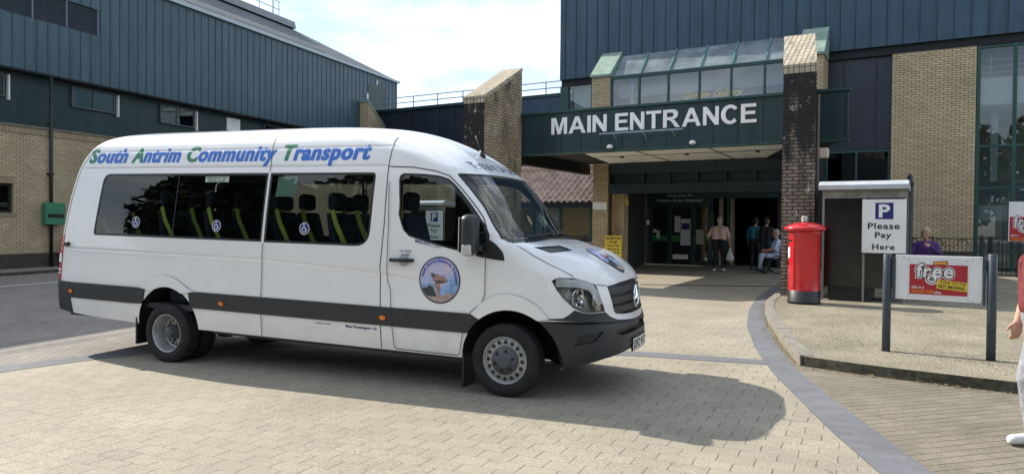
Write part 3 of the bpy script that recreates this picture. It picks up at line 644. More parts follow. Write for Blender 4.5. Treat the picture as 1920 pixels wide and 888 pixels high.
mb = MB(); mb.box((-6.36, 6.0, 3.32), (-0.7, 6.2, 3.675)); mb.box((-6.36, 6.0, 2.70), (-0.7, 6.2, 3.0)); mb.box((-6.36, 6.21, 3.0), (-0.7, 6.28, 3.32))
for i in range(6): s = -5.25 + i * 0.86; mb.box((s - 0.03, 6.05, 3.0), (s + 0.03, 6.21, 3.32))
mb.build('transom', [M_clad_dark], can)
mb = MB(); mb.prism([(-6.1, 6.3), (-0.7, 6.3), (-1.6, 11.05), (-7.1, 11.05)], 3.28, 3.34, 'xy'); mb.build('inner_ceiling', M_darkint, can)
mb = MB()
def fit(mb, txt, x0, x1, z0, z1, fn, mi=0, **k):
    vs, fs = text_geo(txt, 1.0, **k)
    ax, bx = min(v[0] for v in vs), max(v[0] for v in vs); az, bz = min(v[1] for v in vs), max(v[1] for v in vs)
    mb.add([fn(x0 + (x - ax) / (bx - ax) * (x1 - x0), z0 + (z - az) / (bz - az) * (z1 - z0)) for x, z in vs], fs, mi)
    return vs, fs
block_text(mb, 'MAIN', -6.31, -4.69, 4.125, 4.57, 1.765, 0.034)
mb.build('lettering', M_letter, can, recalc=False); mb = MB()
block_text(mb, 'ENTRANCE', -4.45, -0.90, 4.12, 4.565, 1.765, 0.034)
mb.build('lettering', M_letter, can, recalc=False)
mb = MB(); mb.bar((-4.77, 1.5, 4.03), (-2.57, 1.5, 4.03), 0.035); mb.bar((-4.4, 1.5, 4.03), (-4.4, 1.8, 3.88), 0.025); mb.bar((-2.85, 1.5, 4.03), (-2.85, 1.8, 3.88), 0.025); mb.bar((-3.6, 1.5, 4.03), (-3.6, 1.8, 3.88), 0.025); mb.build('lamp_rail', M_steel, can)
for s in (-4.56, -2.39):
    mb = MB(); mb.lathe([(0.0, -0.04), (0.07, -0.03), (0.09, 0.0), (0.06, 0.05), (0.0, 0.07)], (s, 1.70, 3.70), 14); mb.bar((s, 1.72, 3.73), (s, 1.8, 3.76), 0.03); mb.build('spotlight', M_white, can)
# side wall and piers of the porch
pier = empty('brick_pier', FO, FA, 'narrow buff brick pier left of the entrance doors with a small white notice', 'pier')
mb = MB(); mb.box((-6.95, 6.0, -0.3), (-6.42, 6.6, 3.66)); mb.build('shaft', M_brick, pier)
mb = MB(); mb.box((-6.93, 5.985, 2.18), (-6.45, 5.998, 2.42)); mb.build('notice', M_white, pier)
pier2 = empty('porch_wall', FO, FA, 'dim brick side wall of the entrance porch behind the yellow notice', 'wall')
mb = MB(); mb.box((-6.30, 6.35, -0.3), (-6.0, 6.75, 3.27)); mb.build('shaft', M_brick, pier2)
mb = MB(); mb.add([(-6.14, 6.76, -.3), (-6.04, 6.76, -.3), (-6.98, 11.05, -.3), (-7.1, 11.05, -.3), (-6.14, 6.76, 3.27), (-6.04, 6.76, 3.27), (-6.98, 11.05, 3.27), (-7.1, 11.05, 3.27)], [(0, 3, 2, 1), (4, 5, 6, 7), (0, 1, 5, 4), (1, 2, 6, 5), (2, 3, 7, 6), (3, 0, 4, 7)]); mb.build('dark_side_face', M_darkint, pier2)  # rear part of the side wall, coloured near-black instead of brick
mb = MB(); mb.tube([(-6.36, 6.1, -0.2), (-6.36, 6.1, 3.66)], 0.04); mb.build('downpipe', M_black, pier2)
mb = MB(); mb.box((-5.998, 6.5, 2.33), (-5.94, 6.62, 2.55)); mb.build('lamp', M_yellow, pier2)

# ------------------------------------------------------------------ sloping brick fins
for s0, lab in ((0.0, 'weathered brick fin with sloping top behind the red pillar box'), (-7.98, 'weathered brick fin with sloping top rising behind the minibus')):
    fin = empty('brick_fin', FO, FA, lab, 'pier', 'sloping brick fins of the entrance')
    s1 = s0 + 0.64
    k = -0.30 if s0 == 0.0 else 0.08           # the fins splay a little away from the square
    def sk(mb):
        mb.v = [(x + k * y / 1.8, y, z) for x, y, z in mb.v]; return mb
    mb = MB(); P = [(0, -0.3), (1.8, -0.3), (1.8, 5.93), (0, 4.90)]
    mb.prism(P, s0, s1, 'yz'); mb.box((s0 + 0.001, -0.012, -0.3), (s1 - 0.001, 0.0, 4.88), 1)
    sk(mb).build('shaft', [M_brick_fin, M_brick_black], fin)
    mb = MB(); mb.prism([(-0.02, 4.82), (0.0, 4.90), (1.81, 5.935), (1.81, 6.05), (-0.02, 5.005)], s0 - 0.008, s1 + 0.008, 'yz'); sk(mb).build('coping', M_brick_coping, fin)
    if s0 == 0.0:
        mb = MB(); mb.tube([(0.64, 0.30, 0), (0.64, 0.30, 4.4), (0.46, 1.7, 4.6)], 0.035); mb.build('downpipe', plain('rusty_pipe', (.09, .08, .07), .6, amp=.3), fin)
        mb = MB(); mb.box((0.645, 0.30, 3.10), (0.84, 0.50, 3.30)); mb.build('lamp', M_roomwarm, fin, bevel=.03)

# ------------------------------------------------------------------ link building and tiled annexe
lk = empty('link_building', FO, FA, 'low dark glazed link building with roof railing behind the minibus', 'building')
mb = MB(); ribbed(mb, -26.3, -13.3, 17.6, 4.6, 8.40, 1.02, 6, rw=0.07, rd=0.05); mb.build('glazed_wall', [M_navy, M_clad_dark, M_seam_dark], lk)
mb = MB(); mb.box((-26.3, 17.45, 8.30), (-13.3, 23.6, 8.46)); mb.build('parapet', M_clad_dark, lk)
mb = MB(); mb.box((-26.3, 17.65, -0.5), (-13.3, 23.6, 4.59)); mb.build('wall', M_brick_left, lk)
mb = MB(); mb.box((-16.5, 17.5, 6.9), (-13.3, 17.59, 8.29)); mb.build('end_panel', M_clad, lk)
mb = MB()
for z in (9.12, 8.80): mb.bar((-26.0, 17.7, z), (-11.0, 17.7, z), 0.045)
for i in range(9): mb.bar((-25.4 + i * 1.75, 17.7, 8.47), (-25.4 + i * 1.75, 17.7, 9.12), 0.045)
mb.build('roof_railing', M_steel, lk)
an = empty('tiled_annexe', FO, FA, 'single storey annexe with pantiled roof beside the entrance', 'building')
mb = MB(); NX, NR_ = 240, 10
vs = []; fs = []
for j in range(NR_ * 2):
    k = (j + 1) // 2; r = k / NR_; lift = 0.03 if j % 2 else 0.0
    for i in range(NX + 1):
        s = -15.2 + i * 6.8 / NX; ph = (s / 0.30) % 1.0
        w = 0.042 * math.sin(2 * PI * ph) + 0.012 * math.sin(4 * PI * ph)
        vs.append((s, 12.7 + r * 3.2, 2.72 + r * 1.95 + w - (0.0 if j % 2 == 0 else 0.028)))
for j in range(NR_ * 2 - 1):
    for i in range(NX): fs.append((j * (NX + 1) + i, j * (NX + 1) + i + 1, (j + 1) * (NX + 1) + i + 1, (j + 1) * (NX + 1) + i))
mb.add(vs, fs); mb.build('pantile_roof', plain('brown_pantile', (0.24, 0.175, 0.15), 0.6, amp=0.35, scale=3), an)
mb = MB(); mb.box((-15.2, 12.75, 2.44), (-8.45, 13.0, 2.68)); mb.build('eaves_board', M_seam_dark, an)
mb = MB(); mb.box((-15.2, 13.05, -0.4), (-8.45, 15.8, 1.0)); mb.box((-15.2, 15.3, 1.0), (-8.45, 15.8, 4.4)); mb.build('wall', M_brick_left, an)
mb = MB()
for s in (-15.2, -14.1, -13.0, -11.65, -10.15, -8.5): mb.box((s - 0.05, 13.0, 1.0), (s + 0.05, 13.1, 2.43))
mb.box((-15.2, 13.01, 0.96), (-8.45, 13.12, 1.04)); f = mb.build('window', M_green, an)
mb = MB(); mb.box((-15.15, 13.05, 1.04), (-8.5, 13.055, 2.43)); mb.build('pane', M_glassw, f)
mb = MB(); mb.box((-13.0, 13.12, 1.05), (-11.65, 13.14, 2.42)); mb.build('blind', plain('pale_blind', (0.33, 0.40, 0.40), 0.8), f)

# ------------------------------------------------------------------ left wing (frame: x along the wall, y into it)
LO = Vector((-16.3, 22.91, 0)); LA = math.atan2(1350, 537)
lx = Vector((math.cos(LA), math.sin(LA), 0)); ly = Vector((-lx.y, lx.x, 0))
lw = empty('hospital_wing', LO, LA, 'long hospital wing with buff brick base and grey-blue cladding on the left', 'building')
X0, X1 = -12.0, 24.31
mb = MB()
for (a, b, c, d) in ((X0, -0.9, 0.57, 4.5), (0.47, X1, 0.57, 4.5), (-0.9, 0.47, 0.57, 1.9), (-0.9, 0.47, 2.85, 4.5)): mb.box((a, 0.05, c), (b, 0.4, d))
mb.build('brick_wall', M_brick_left, lw)
mb = MB(); mb.box((X0, 0.03, -0.5), (X1, 0.4, 0.568)); mb.build('plinth', M_brick_dark, lw)
M_soldier = bricks('soldier_brick', (0.40, 0.32, 0.20), (0.34, 0.26, 0.15), (0.18, 0.15, 0.10), bw=0.075, bh=0.235, offset=0.0)
mb = MB(); mb.box((X0, 0.02, 4.502), (X1, 0.4, 4.735)); mb.box((-0.95, 0.044, 2.852), (0.52, 0.2, 3.08)); mb.box((-0.95, 0.01, 1.79), (0.52, 0.2, 1.898)); mb.build('soldier_course', M_soldier, lw)
mb = MB(); mb.box((X0, -0.02, 4.737), (X1, 0.45, 4.78)); mb.build('ledge', M_kerb, lw)
mb = MB(); mb.box((X0, 0.42, 4.78), (X1, 0.6, 6.53)); mb.build('window_band', M_clad_dark, lw)
mb = MB(); mb.box((X0, 0.02, 6.53), (X1, 6, 6.588)); mb.build('cladding_soffit', M_seam_dark, lw)
def wwin(a, b, z0, z1, mids, blind=True):
    mb = MB(); w = 0.05
    for x in [a, b] + list(mids): mb.box((x - w / 2, 0.34, z0), (x + w / 2, 0.42, z1))
    for z in (z0, z1): mb.box((a - w / 2, 0.335, z - w / 2), (b + w / 2, 0.419, z + w / 2))
    f = mb.build('window', plain('window_grey', (0.075, 0.085, 0.085), .5), lw)
    mb = MB(); mb.box((a, 0.37, z0), (b, 0.375, z1)); mb.build('pane', M_glassw, f)
    mb = MB(); mb.box((a, 0.40, z0), (b, 0.418, z1)); mb.build('blind', plain('grey_blind', (0.16, 0.18, 0.17), 0.8, amp=0.3, scale=1.6), f)
    mb = MB(); mb.box((b + 0.12, 0.30, z0 - 0.12), (b + 0.17, 0.42, z1)); mb.build('side_trim', M_white, f)
wwin(-1.2, 0.36, 5.70, 6.40, (-0.4,)); wwin(2.73, 4.42, 5.72, 6.40, (3.56,)); wwin(6.54, 8.25, 5.67, 6.38, (7.35,)); wwin(12.6, 14.4, 5.7, 6.38, (13.5,))
mb = MB(); mb.box((10.18, 0.36, 5.80), (10.99, 0.418, 6.38)); mb.build('white_panel', M_white, lw)
mb = MB(); mb.box((-0.9, 0.16, 1.9), (0.47, 0.24, 1.98)); mb.box((-0.9, 0.16, 2.77), (0.47, 0.24, 2.85)); mb.box((0.39, 0.161, 1.98), (0.47, 0.24, 2.77)); mb.box((-0.9, 0.161, 1.98), (-0.82, 0.24, 2.77)); f = mb.build('window', M_black, lw)
mb = MB(); mb.box((-0.82, 0.2, 1.98), (0.39, 0.205, 2.77)); mb.build('pane', M_glassdk, f)
mb = MB(); mb.box((-0.9, 0.3, 1.9), (0.47, 0.35, 2.85)); mb.build('blind', M_darkint, f)
mb = MB(); mb.box((X0, 0.0, 6.59), (X1, 9.0, 8.33)); mb.box((3.52, 0.0, 8.331), (X1, 9.0, 10.50)); mb.box((X0, 0.0, 9.27), (3.519, 9, 10.50)); mb.box((X0, 0.12, 8.331), (3.519, 9, 9.269))
x = 0.02 - 0.395 * 28
while x < X1:
    for z0, z1 in (((6.593, 8.327), (9.273, 10.497)) if x < 3.5 else ((6.593, 10.497),)):
        mb.box((x - 0.014, -0.022, z0), (x + 0.014, 0.01, z1), 1); mb.box((x + 0.014, -0.003, z0 + 0.002), (x + 0.034, 0.01, z1 - 0.002), 2)
    x += 0.395
mb.build('upper_cladding', [M_clad_left, M_clad_left, M_seam_dark], lw)
mb = MB()
z = 8.36
while z < 9.25:
    mb.add([(X0, 0.03, z), (3.5, 0.03, z), (3.5, 0.11, z + 0.05), (X0, 0.11, z + 0.05)], [(0, 1, 2, 3)]); z += 0.06
for i in range(7): mb.box((3.45 - i * 1.2, 0.0, 8.335), (3.49 - i * 1.2, 0.1, 9.265))
mb.build('louvre', plain('louvre_grey', (0.17, 0.20, 0.24), 0.5), lw)
mb = MB(); mb.box((X0, -0.13, 10.502), (X1 + 0.13, 0.3, 10.63)); mb.build('gutter', plain('pale_gutter', (0.42, 0.50, 0.56), 0.4), lw)
M_rooft = bricks('grey_roof_tile', (0.17, 0.185, 0.20), (0.13, 0.145, 0.16), (0.05, 0.055, 0.06), bw=0.30, bh=0.28, ms=0.02, bump=0.9)
HK, HR = 4.5, 2.6
mb = MB(); e0, e1, r0_, r1_ = (X0, -0.1, 10.60), (X1 + 0.1, -0.1, 10.60), (X0, HK, 10.57 + HR), (X1 - HK, HK, 10.57 + HR)
b0, b1 = (X0, 2 * HK, 10.60), (X1 + 0.1, 2 * HK, 10.60)
mb.add([e0, e1, r1_, r0_, b1, b0], [(0, 1, 2, 3), (1, 4, 2), (4, 5, 3, 2)]); rf = mb.build('roof', M_rooft, lw)
mb = MB(); mb.prism([(-0.35, 10.52 + HR), (0.35, 10.52 + HR), (0.25, 10.93 + HR), (-0.25, 10.93 + HR)], X0, X1 - HK - 0.1, 'yz'); o = mb.build('ridge_cap', M_lead, rf); o.location.y = HK
mb = MB(); zt = 10.93 + HR
for h in (0.45, 0.9): mb.bar((X0, HK, zt + h), (18.7, HK, zt + h), 0.035)
for i in range(8): mb.bar((18.6 - i * 1.6, HK, zt), (18.6 - i * 1.6, HK, zt + 0.9), 0.03)
mb.build('roof_railing', M_steel, rf)
mb = MB(); mb.bar((18.1, HK, zt), (18.1, HK, zt + 2.6), 0.05); mb.bar((17.4, HK, zt + 1.3), (18.8, HK, zt + 1.25), 0.03); mb.build('mast', M_steel, rf)
mb = MB(); mb.box((21.0, -0.03, 8.45), (22.85, 0.0, 9.85)); mb.build('recess', M_clad_dark, lw)
mb = MB(); mb.box((21.9, -0.05, 9.95), (22.0, -0.002, 10.25)); mb.build('wall_lamp', M_white, lw)
mb = MB(); mb.box((20.85, -0.05, 8.95), (20.98, -0.002, 9.3)); mb.build('wall_lamp', M_white, lw)
mb = MB(); mb.prism([(20.1, 0.6), (21.9, 0.6), (21.9, 7.4), (20.1, 8.6)], -0.6, -0.04, 'xz'); w_ = mb.build('brick_buttress', M_brick_left, lw)
mb = MB(); mb.prism([(20.05, 8.62), (21.95, 7.36), (21.95, 7.46), (20.05, 8.74)], -0.65, -0.035, 'xz'); mb.build('coping', M_copper, w_)
mb = MB(); mb.tube([(1.66, -0.05, -0.1), (1.66, -0.05, 6.5)], 0.055); 
for z in (1.5, 3.2, 4.9): mb.box((1.57, -0.09, z), (1.75, 0.05, z + 0.06))
mb.build('downpipe', M_black, lw)
def LW(x, y, z=None):
    p = LO + lx * x + ly * y
    p.z = G(p.x, p.y) if z is None else z
    return p
p = [LW(-14, -1.55), LW(30, -1.55), LW(30, 0.1), LW(-14, 0.1)]
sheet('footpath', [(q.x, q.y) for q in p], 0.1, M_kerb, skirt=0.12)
# ================================================================== minibus
def itp(tab):
    xs = np.array([t[0] for t in tab], float); ys = np.array([t[1] for t in tab], float)
    h = np.diff(xs); d = np.diff(ys) / h; m = np.zeros_like(xs); m[0] = d[0]; m[-1] = d[-1]
    for i in range(1, len(xs) - 1):
        if d[i - 1] * d[i] > 0:
            w1 = 2 * h[i] + h[i - 1]; w2 = h[i] + 2 * h[i - 1]; m[i] = (w1 + w2) / (w1 / d[i - 1] + w2 / d[i])
    def f(z):
        z = np.clip(z, xs[0], xs[-1]); k = np.clip(np.searchsorted(xs, z) - 1, 0, len(xs) - 2)
        t = (z - xs[k]) / h[k]
        return ys[k] * (2 * t**3 - 3 * t**2 + 1) + h[k] * m[k] * (t**3 - 2 * t**2 + t) + ys[k + 1] * (3 * t**2 - 2 * t**3) + h[k] * m[k + 1] * (t**3 - t**2)
    return f
# half width, nose and tail outlines of the body by height
Wf = itp([(.22, .91), (.35, .95), (.5, .972), (.65, .985), (.84, .99), (1.2, .99), (1.45, .975), (1.9, .935), (2.2, .898), (2.3, .882), (2.45, .848), (2.55, .805), (2.62, .745), (2.67, .675), (2.71, .58), (2.74, .46), (2.765, .32), (2.78, .16), (2.786, .0)])
UF = itp([(.22, 5.09), (.3, 5.24), (.42, 5.35), (.58, 5.378), (.74, 5.368), (.86, 5.34), (1.0, 5.325), (1.12, 5.305), (1.2, 5.275), (1.27, 5.225), (1.34, 5.14), (1.42, 5.0), (1.48, 4.815), (1.53, 4.60), (1.56, 4.44), (1.6, 4.39), (1.9, 4.17), (2.2, 3.90), (2.3, 3.78), (2.43, 3.60), (2.55, 3.38), (2.65, 3.11), (2.71, 2.85), (2.75, 2.5), (2.775, 2.2), (2.786, 1.6)])
UR = itp([(.22, -1.85), (.35, -1.95), (.5, -1.99), (.85, -2.0), (1.3, -1.97), (1.8, -1.90), (2.2, -1.81), (2.4, -1.75), (2.52, -1.69), (2.6, -1.62), (2.67, -1.52), (2.72, -1.36), (2.76, -1.05), (2.78, -.6), (2.786, .2)])
CF = itp([(.22, .85), (1.35, .9), (1.45, .8), (1.52, .6), (1.57, .4), (1.62, .36), (2.2, .36), (2.35, .5), (2.5, .75), (2.65, .95), (2.786, .9)])
NF = itp([(.22, 2.6), (1.3, 2.8), (1.6, 3.), (2.2, 3.), (2.6, 2.4), (2.786, 2.2)])
CR = itp([(.22, .2), (2.2, .22), (2.5, .3), (2.786, .4)])
NR = 2.6
CREASE = itp([(-2, 1.268), (1.4, 1.25), (2.0, 1.228), (2.95, 1.172), (3.6, 1.11), (5, 1.0)])
def S(p, z):
    p = np.asarray(p, float); z = np.asarray(z, float)
    W = Wf(z); uf = UF(z); ur = UR(z); cf = CF(z); nf = NF(z); cr_ = CR(z)
    fr = np.clip(p, 0, 1) * PI / 2; ff = np.clip(p - 2, 0, 1) * PI / 2
    us = ur + cr_ + np.clip(p - 1, 0, 1) * (uf - cf - ur - cr_)
    uF = uf - cf + cf * np.sin(ff) ** (2 / nf); wF = W * np.abs(np.cos(ff)) ** (2 / nf)
    uR = ur + cr_ - cr_ * np.cos(fr) ** (2 / NR); wR = W * np.sin(fr) ** (2 / NR)
    u = np.where(p < 1, uR, np.where(p > 2, uF, us)); w = np.where(p < 1, wR, np.where(p > 2, wF, W))
    # pressed lines in the side panels
    on = np.clip((p - 0.97) / 0.05, 0, 1)
    g1 = np.exp(-((z - CREASE(u)) / 0.013) ** 2) * 0.010 * np.clip((3.7 - u) / 0.5, 0, 1)
    g1 += 0.007 * np.clip((CREASE(u) - z) / 0.03, 0, 1) * np.clip((z - 0.9) / 0.25, 0, 1) * np.clip((3.7 - u) / 0.5, 0, 1)
    g2 = np.exp(-((z - 2.268) / 0.011) ** 2) * 0.010 * np.clip((3.0 - u) / 0.1, 0, 1)
    g3 = np.exp(-((z - 2.475) / 0.010) ** 2) * 0.006 * np.clip((3.4 - u) / 0.5, 0, 1)
    return u, w - on * (g1 + g2 + g3)
def inv_side(u, z):
    uf = UF(z); ur = UR(z); cf = CF(z); nf = NF(z); cr_ = CR(z); u = np.clip(u, ur, uf)
    a = np.clip((u - (uf - cf)) / cf, 0, 1); b = np.clip((ur + cr_ - u) / cr_, 0, 1)
    pf = 2 + np.arcsin(np.clip(a ** (nf / 2), 0, 1)) / (PI / 2); pr = np.arccos(np.clip(b ** (NR / 2), 0, 1)) / (PI / 2)
    return np.where(u < ur + cr_, pr, np.where(u > uf - cf, pf, 1 + (u - ur - cr_) / (uf - cf - ur - cr_)))
def inv_front(y, z):
    return 2 + np.arccos(np.clip((np.abs(y) / np.maximum(Wf(z), 1e-6)) ** (NF(z) / 2), 0, 1)) / (PI / 2)
# chart: stretched (p, z) so that distances are close to metres
ZT = np.concatenate([np.linspace(.22, 2.4, 60), np.linspace(2.4, 2.786, 200)[1:]])
_w = Wf(ZT); QT = np.concatenate([[0], np.cumsum(np.where(ZT[1:] <= 2.4, np.diff(ZT), np.hypot(np.diff(ZT), np.diff(_w))))]) + .22
PT = np.array([0, 1, 2, 3.]); XT = np.array([0, .5, 6.75, 8.15])
cx = lambda p: np.interp(p, PT, XT); cy = lambda z: np.interp(z, ZT, QT)
ip = lambda x: np.interp(x, XT, PT); iz = lambda q: np.interp(q, QT, ZT)
def dens(pts, step, closed=True):
    o = []; n = len(pts)
    for i in range(n if closed else n - 1):
        a, b = np.array(pts[i], float), np.array(pts[(i + 1) % n], float); k = max(1, int(np.ceil(np.linalg.norm(b - a) / step)))
        o += [tuple(a + (b - a) * j / k) for j in range(k)]
    if not closed: o.append(tuple(pts[-1]))
    return o
def U(pts, step=0.05, closed=True):      # (u, z) on the side -> chart
    return [(float(cx(inv_side(u, z))), float(cy(z))) for u, z in dens(pts, step, closed)]
def Pz(pts, step=0.05, closed=True):     # (p, z) -> chart
    return dens([(float(cx(p)), float(cy(z))) for p, z in pts], step, closed)
def rnd(pts, rs, k=5):                   # polygon with rounded corners
    o = []; n = len(pts)
    for i in range(n):
        r = rs[i] if isinstance(rs, (list, tuple)) else rs
        p0, p, p1 = (np.array(pts[j], float) for j in ((i - 1) % n, i, (i + 1) % n))
        if r <= 0: o.append(tuple(p)); continue
        a = p + (p0 - p) / np.linalg.norm(p0 - p) * r; b = p + (p1 - p) / np.linalg.norm(p1 - p) * r
        for j in range(k + 1):
            t = j / k; o.append(tuple(a * (1 - t)**2 + 2 * p * t * (1 - t) + b * t * t))
    return o
def arc(cu, cz, r, a0, a1, n): return [(cu + r * math.cos(math.radians(a0 + (a1 - a0) * i / n)), cz + r * math.sin(math.radians(a0 + (a1 - a0) * i / n))) for i in range(n + 1)]
ARF = (4.385, .40, .505); ARR = (.02, .40, .475)
R_ = {}
R_['outF'] = U([(3.88, .225)] + arc(*ARF, 180, 4, 22) + [(4.889, .225)])
R_['outR'] = U([(-.455, .225)] + arc(*ARR, 180, 0, 22) + [(.495, .225)])
BOT = U([(-1.60, .46), (-1.3, .435), (-.455, .41), (.495, .41), (3.88, .41)], .08, False)
BOTF = Pz([(2.188, .389), (2.375, .429), (2.56, .479), (2.825, .525), (3.0, .54)], .06, False)
BOTR = Pz([(0, .50), (.8, .50), (1.0, .49)], .06, False)
R_['out'] = [(0, .22)] + BOTR + BOT + [(float(cx(inv_side(4.2, .3))), .225), (float(cx(inv_side(4.55, .3))), .225)] + BOTF + [(8.15, .22)]
R_['win_a'] = U(rnd([(-1.245, 1.445), (1.405, 1.445), (1.428, 2.203), (-1.15, 2.203)], [.05, .01, .01, .11]))
R_['win_b'] = U(rnd([(1.437, 1.442), (2.80, 1.442), (2.825, 2.203), (1.458, 2.203)], [.01, .17, .05, .01]))
R_['win_door'] = Pz([(1.912, 2.165), (1.922, 2.184), (1.965, 2.176), (1.995, 2.158), (2.035, 2.128), (2.06, 2.07), (2.075, 2.0), (2.095, 1.88), (2.12, 1.75), (2.14, 1.674), (1.985, 1.40), (1.95, 1.445), (1.92, 1.487), (1.886, 1.545), (1.868, 1.572), (1.860, 1.62), (1.865, 1.783), (1.888, 2.0), (1.903, 2.12)])
R_['tri'] = Pz([(2.148, 1.674), (2.03, 1.362), (1.975, 1.392), (1.96, 1.46), (2.10, 1.70)])
R_['screen'] = Pz([(2.24, 2.182), (2.29, 1.853), (2.275, 1.527), (2.615, 1.538), (3, 1.556), (3, 2.203), (2.735, 2.194)])
R_['lamp'] = Pz([(2.21, 1.196), (2.24, 1.215), (2.275, 1.226), (2.375, 1.226), (2.475, 1.198), (2.55, 1.166), (2.562, 1.076), (2.585, .997), (2.605, .917), (2.46, .909), (2.395, .917), (2.33, .957), (2.265, 1.037), (2.225, 1.116)])
R_['tail'] = Pz([(.80, .86), (1.0, .86), (1.0, 1.425), (.84, 1.425)])
R_['grille'] = Pz([(2.66, 1.146), (2.83, 1.172), (3, 1.182), (3, .862), (2.85, .868), (2.73, .885), (2.705, .905)])
R_['bumper'] = U(arc(*ARF, 56, 4, 14) + [(4.889, .225)], closed=False)[:-1] + BOTF + Pz([(3, .80), (2.97, .80), (2.73, .829), (2.65, .867), (2.605, .91), (2.46, .903), (2.395, .911), (2.34, .934), (2.29, .887), (2.25, .857), (2.14, .847), (2.065, .842)])
R_['intake'] = Pz([(2.69, .70), (2.70, .725), (3, .775), (3, .69), (2.75, .68)])
R_['fog'] = Pz([(2.30, .612), (2.345, .705), (2.56, .735), (2.47, .645)])
R_['rear_bumper'] = [(0, cy(.50))] + Pz([(.8, .50), (1.0, .49)], .06) + U([(-1.60, .46), (-1.63, .652), (-1.635, .845)], .05, False) + Pz([(1.0, .852), (.8, .855), (0, .855)], .06, False)
R_['strip_a'] = U([(-1.627, .652), (-.56, .648), (-.36, .655), (-.33, .83), (-.40, .843), (-1.629, .845)])
R_['strip_b'] = U([(.395, .655), (3.86, .655), (4.04, .655), (4.10, .80), (3.985, .843), (.46, .843), (.37, .83)])
R_['flare_f'] = U([(3.985, .843), (4.05, .91), (4.12, .977), (4.27, 1.047), (4.39, 1.056), (4.53, 1.027), (4.65, .967), (4.74, .877), (4.765, .845)] + arc(*ARF, 58, 128, 14))
R_['flare_r'] = U([(-.40, .843), (-.34, .87), (-.19, .967), (-.03, 1.007), (.09, .997), (.19, .967), (.40, .86), (.46, .843)] + arc(*ARR, 60, 118, 12))
R_['vent'] = Pz([(2.40, 1.495), (2.765, 1.505), (2.74, 1.465), (2.43, 1.445)])
ORDER = ['outF', 'outR', 'out', 'win_a', 'win_b', 'win_door', 'tri', 'screen', 'lamp', 'tail', 'grille', 'flare_f', 'flare_r', 'intake', 'fog', 'bumper', 'rear_bumper', 'strip_a', 'strip_b', 'vent']
def build_chart():
    pts = []; edges = []
    def poly(ps, closed=True):
        n0 = len(pts); pts.extend((float(a), float(b)) for a, b in ps)
        n = len(ps)
        for i in range(n if closed else n - 1): edges.append((n0 + i, n0 + (i + 1) % n))
    for k in ORDER: poly(R_[k])
    for dz in (-.026, -.013, 0, .013, .026):
        us = np.linspace(-1.7, 3.6, 60); poly([(float(cx(inv_side(u, CREASE(u) + dz))), float(cy(CREASE(u) + dz))) for u in us], False)
    for zc, w_ in ((2.268, .011), (2.475, .010)):
        for dz in (-2 * w_, -w_, 0, w_, 2 * w_): us = np.linspace(-1.6, 3.0, 50); poly([(float(cx(inv_side(u, zc + dz))), float(cy(zc + dz))) for u in us], False)
    cons = np.array(pts)
    gx = np.unique(np.concatenate([np.linspace(0, .5, 16), np.linspace(.5, 6.75, 95), np.linspace(6.75, 8.15, 42)]))
    gy = np.unique(np.concatenate([np.linspace(.22, 1.2, 20), np.linspace(1.2, 1.62, 22), np.linspace(1.62, 2.42, 16), np.linspace(2.42, QT[-1], 26)]))
    cells = {}
    for a, b in cons: cells.setdefault((int(a / .03), int(b / .03)), []).append((a, b))
    for a in gx:
        for b in gy:
            edge = a in (gx[0], gx[-1]) or b in (gy[0], gy[-1])
            ok = True
            ia, ib = int(a / .03), int(b / .03)
            for i in (-1, 0, 1):
                for j in (-1, 0, 1):
                    for q in cells.get((ia + i, ib + j), ()):
                        if (q[0] - a)**2 + (q[1] - b)**2 < (.0004 if not edge else 1e-7): ok = False
            if ok: pts.append((float(a), float(b)))
    r = delaunay_2d_cdt([Vector(p) for p in pts], edges, [], 0, 1e-5)
    V = np.array([(v.x, v.y) for v in r[0]]); F = [tuple(f) for f in r[2]]
    return V, F
CV, CFc = build_chart()
def inpoly(P, poly):
    poly = np.asarray(poly, float); x, y = P[:, 0], P[:, 1]; c = np.zeros(len(P), bool); n = len(poly)
    for i in range(n):
        x0, y0 = poly[i]; x1, y1 = poly[(i + 1) % n]
        if y0 == y1: continue
        c ^= ((y0 > y) != (y1 > y)) & (x < (x1 - x0) * (y - y0) / (y1 - y0) + x0)
    return c
CEN = np.array([CV[list(f)].mean(0) for f in CFc])
REG = np.full(len(CFc), 'body', dtype=object); done = np.zeros(len(CFc), bool)
for k in ORDER:
    m_ = inpoly(CEN, R_[k]) & ~done; REG[m_] = k; done |= m_
REG[CEN[:, 1] < .2205] = 'out'
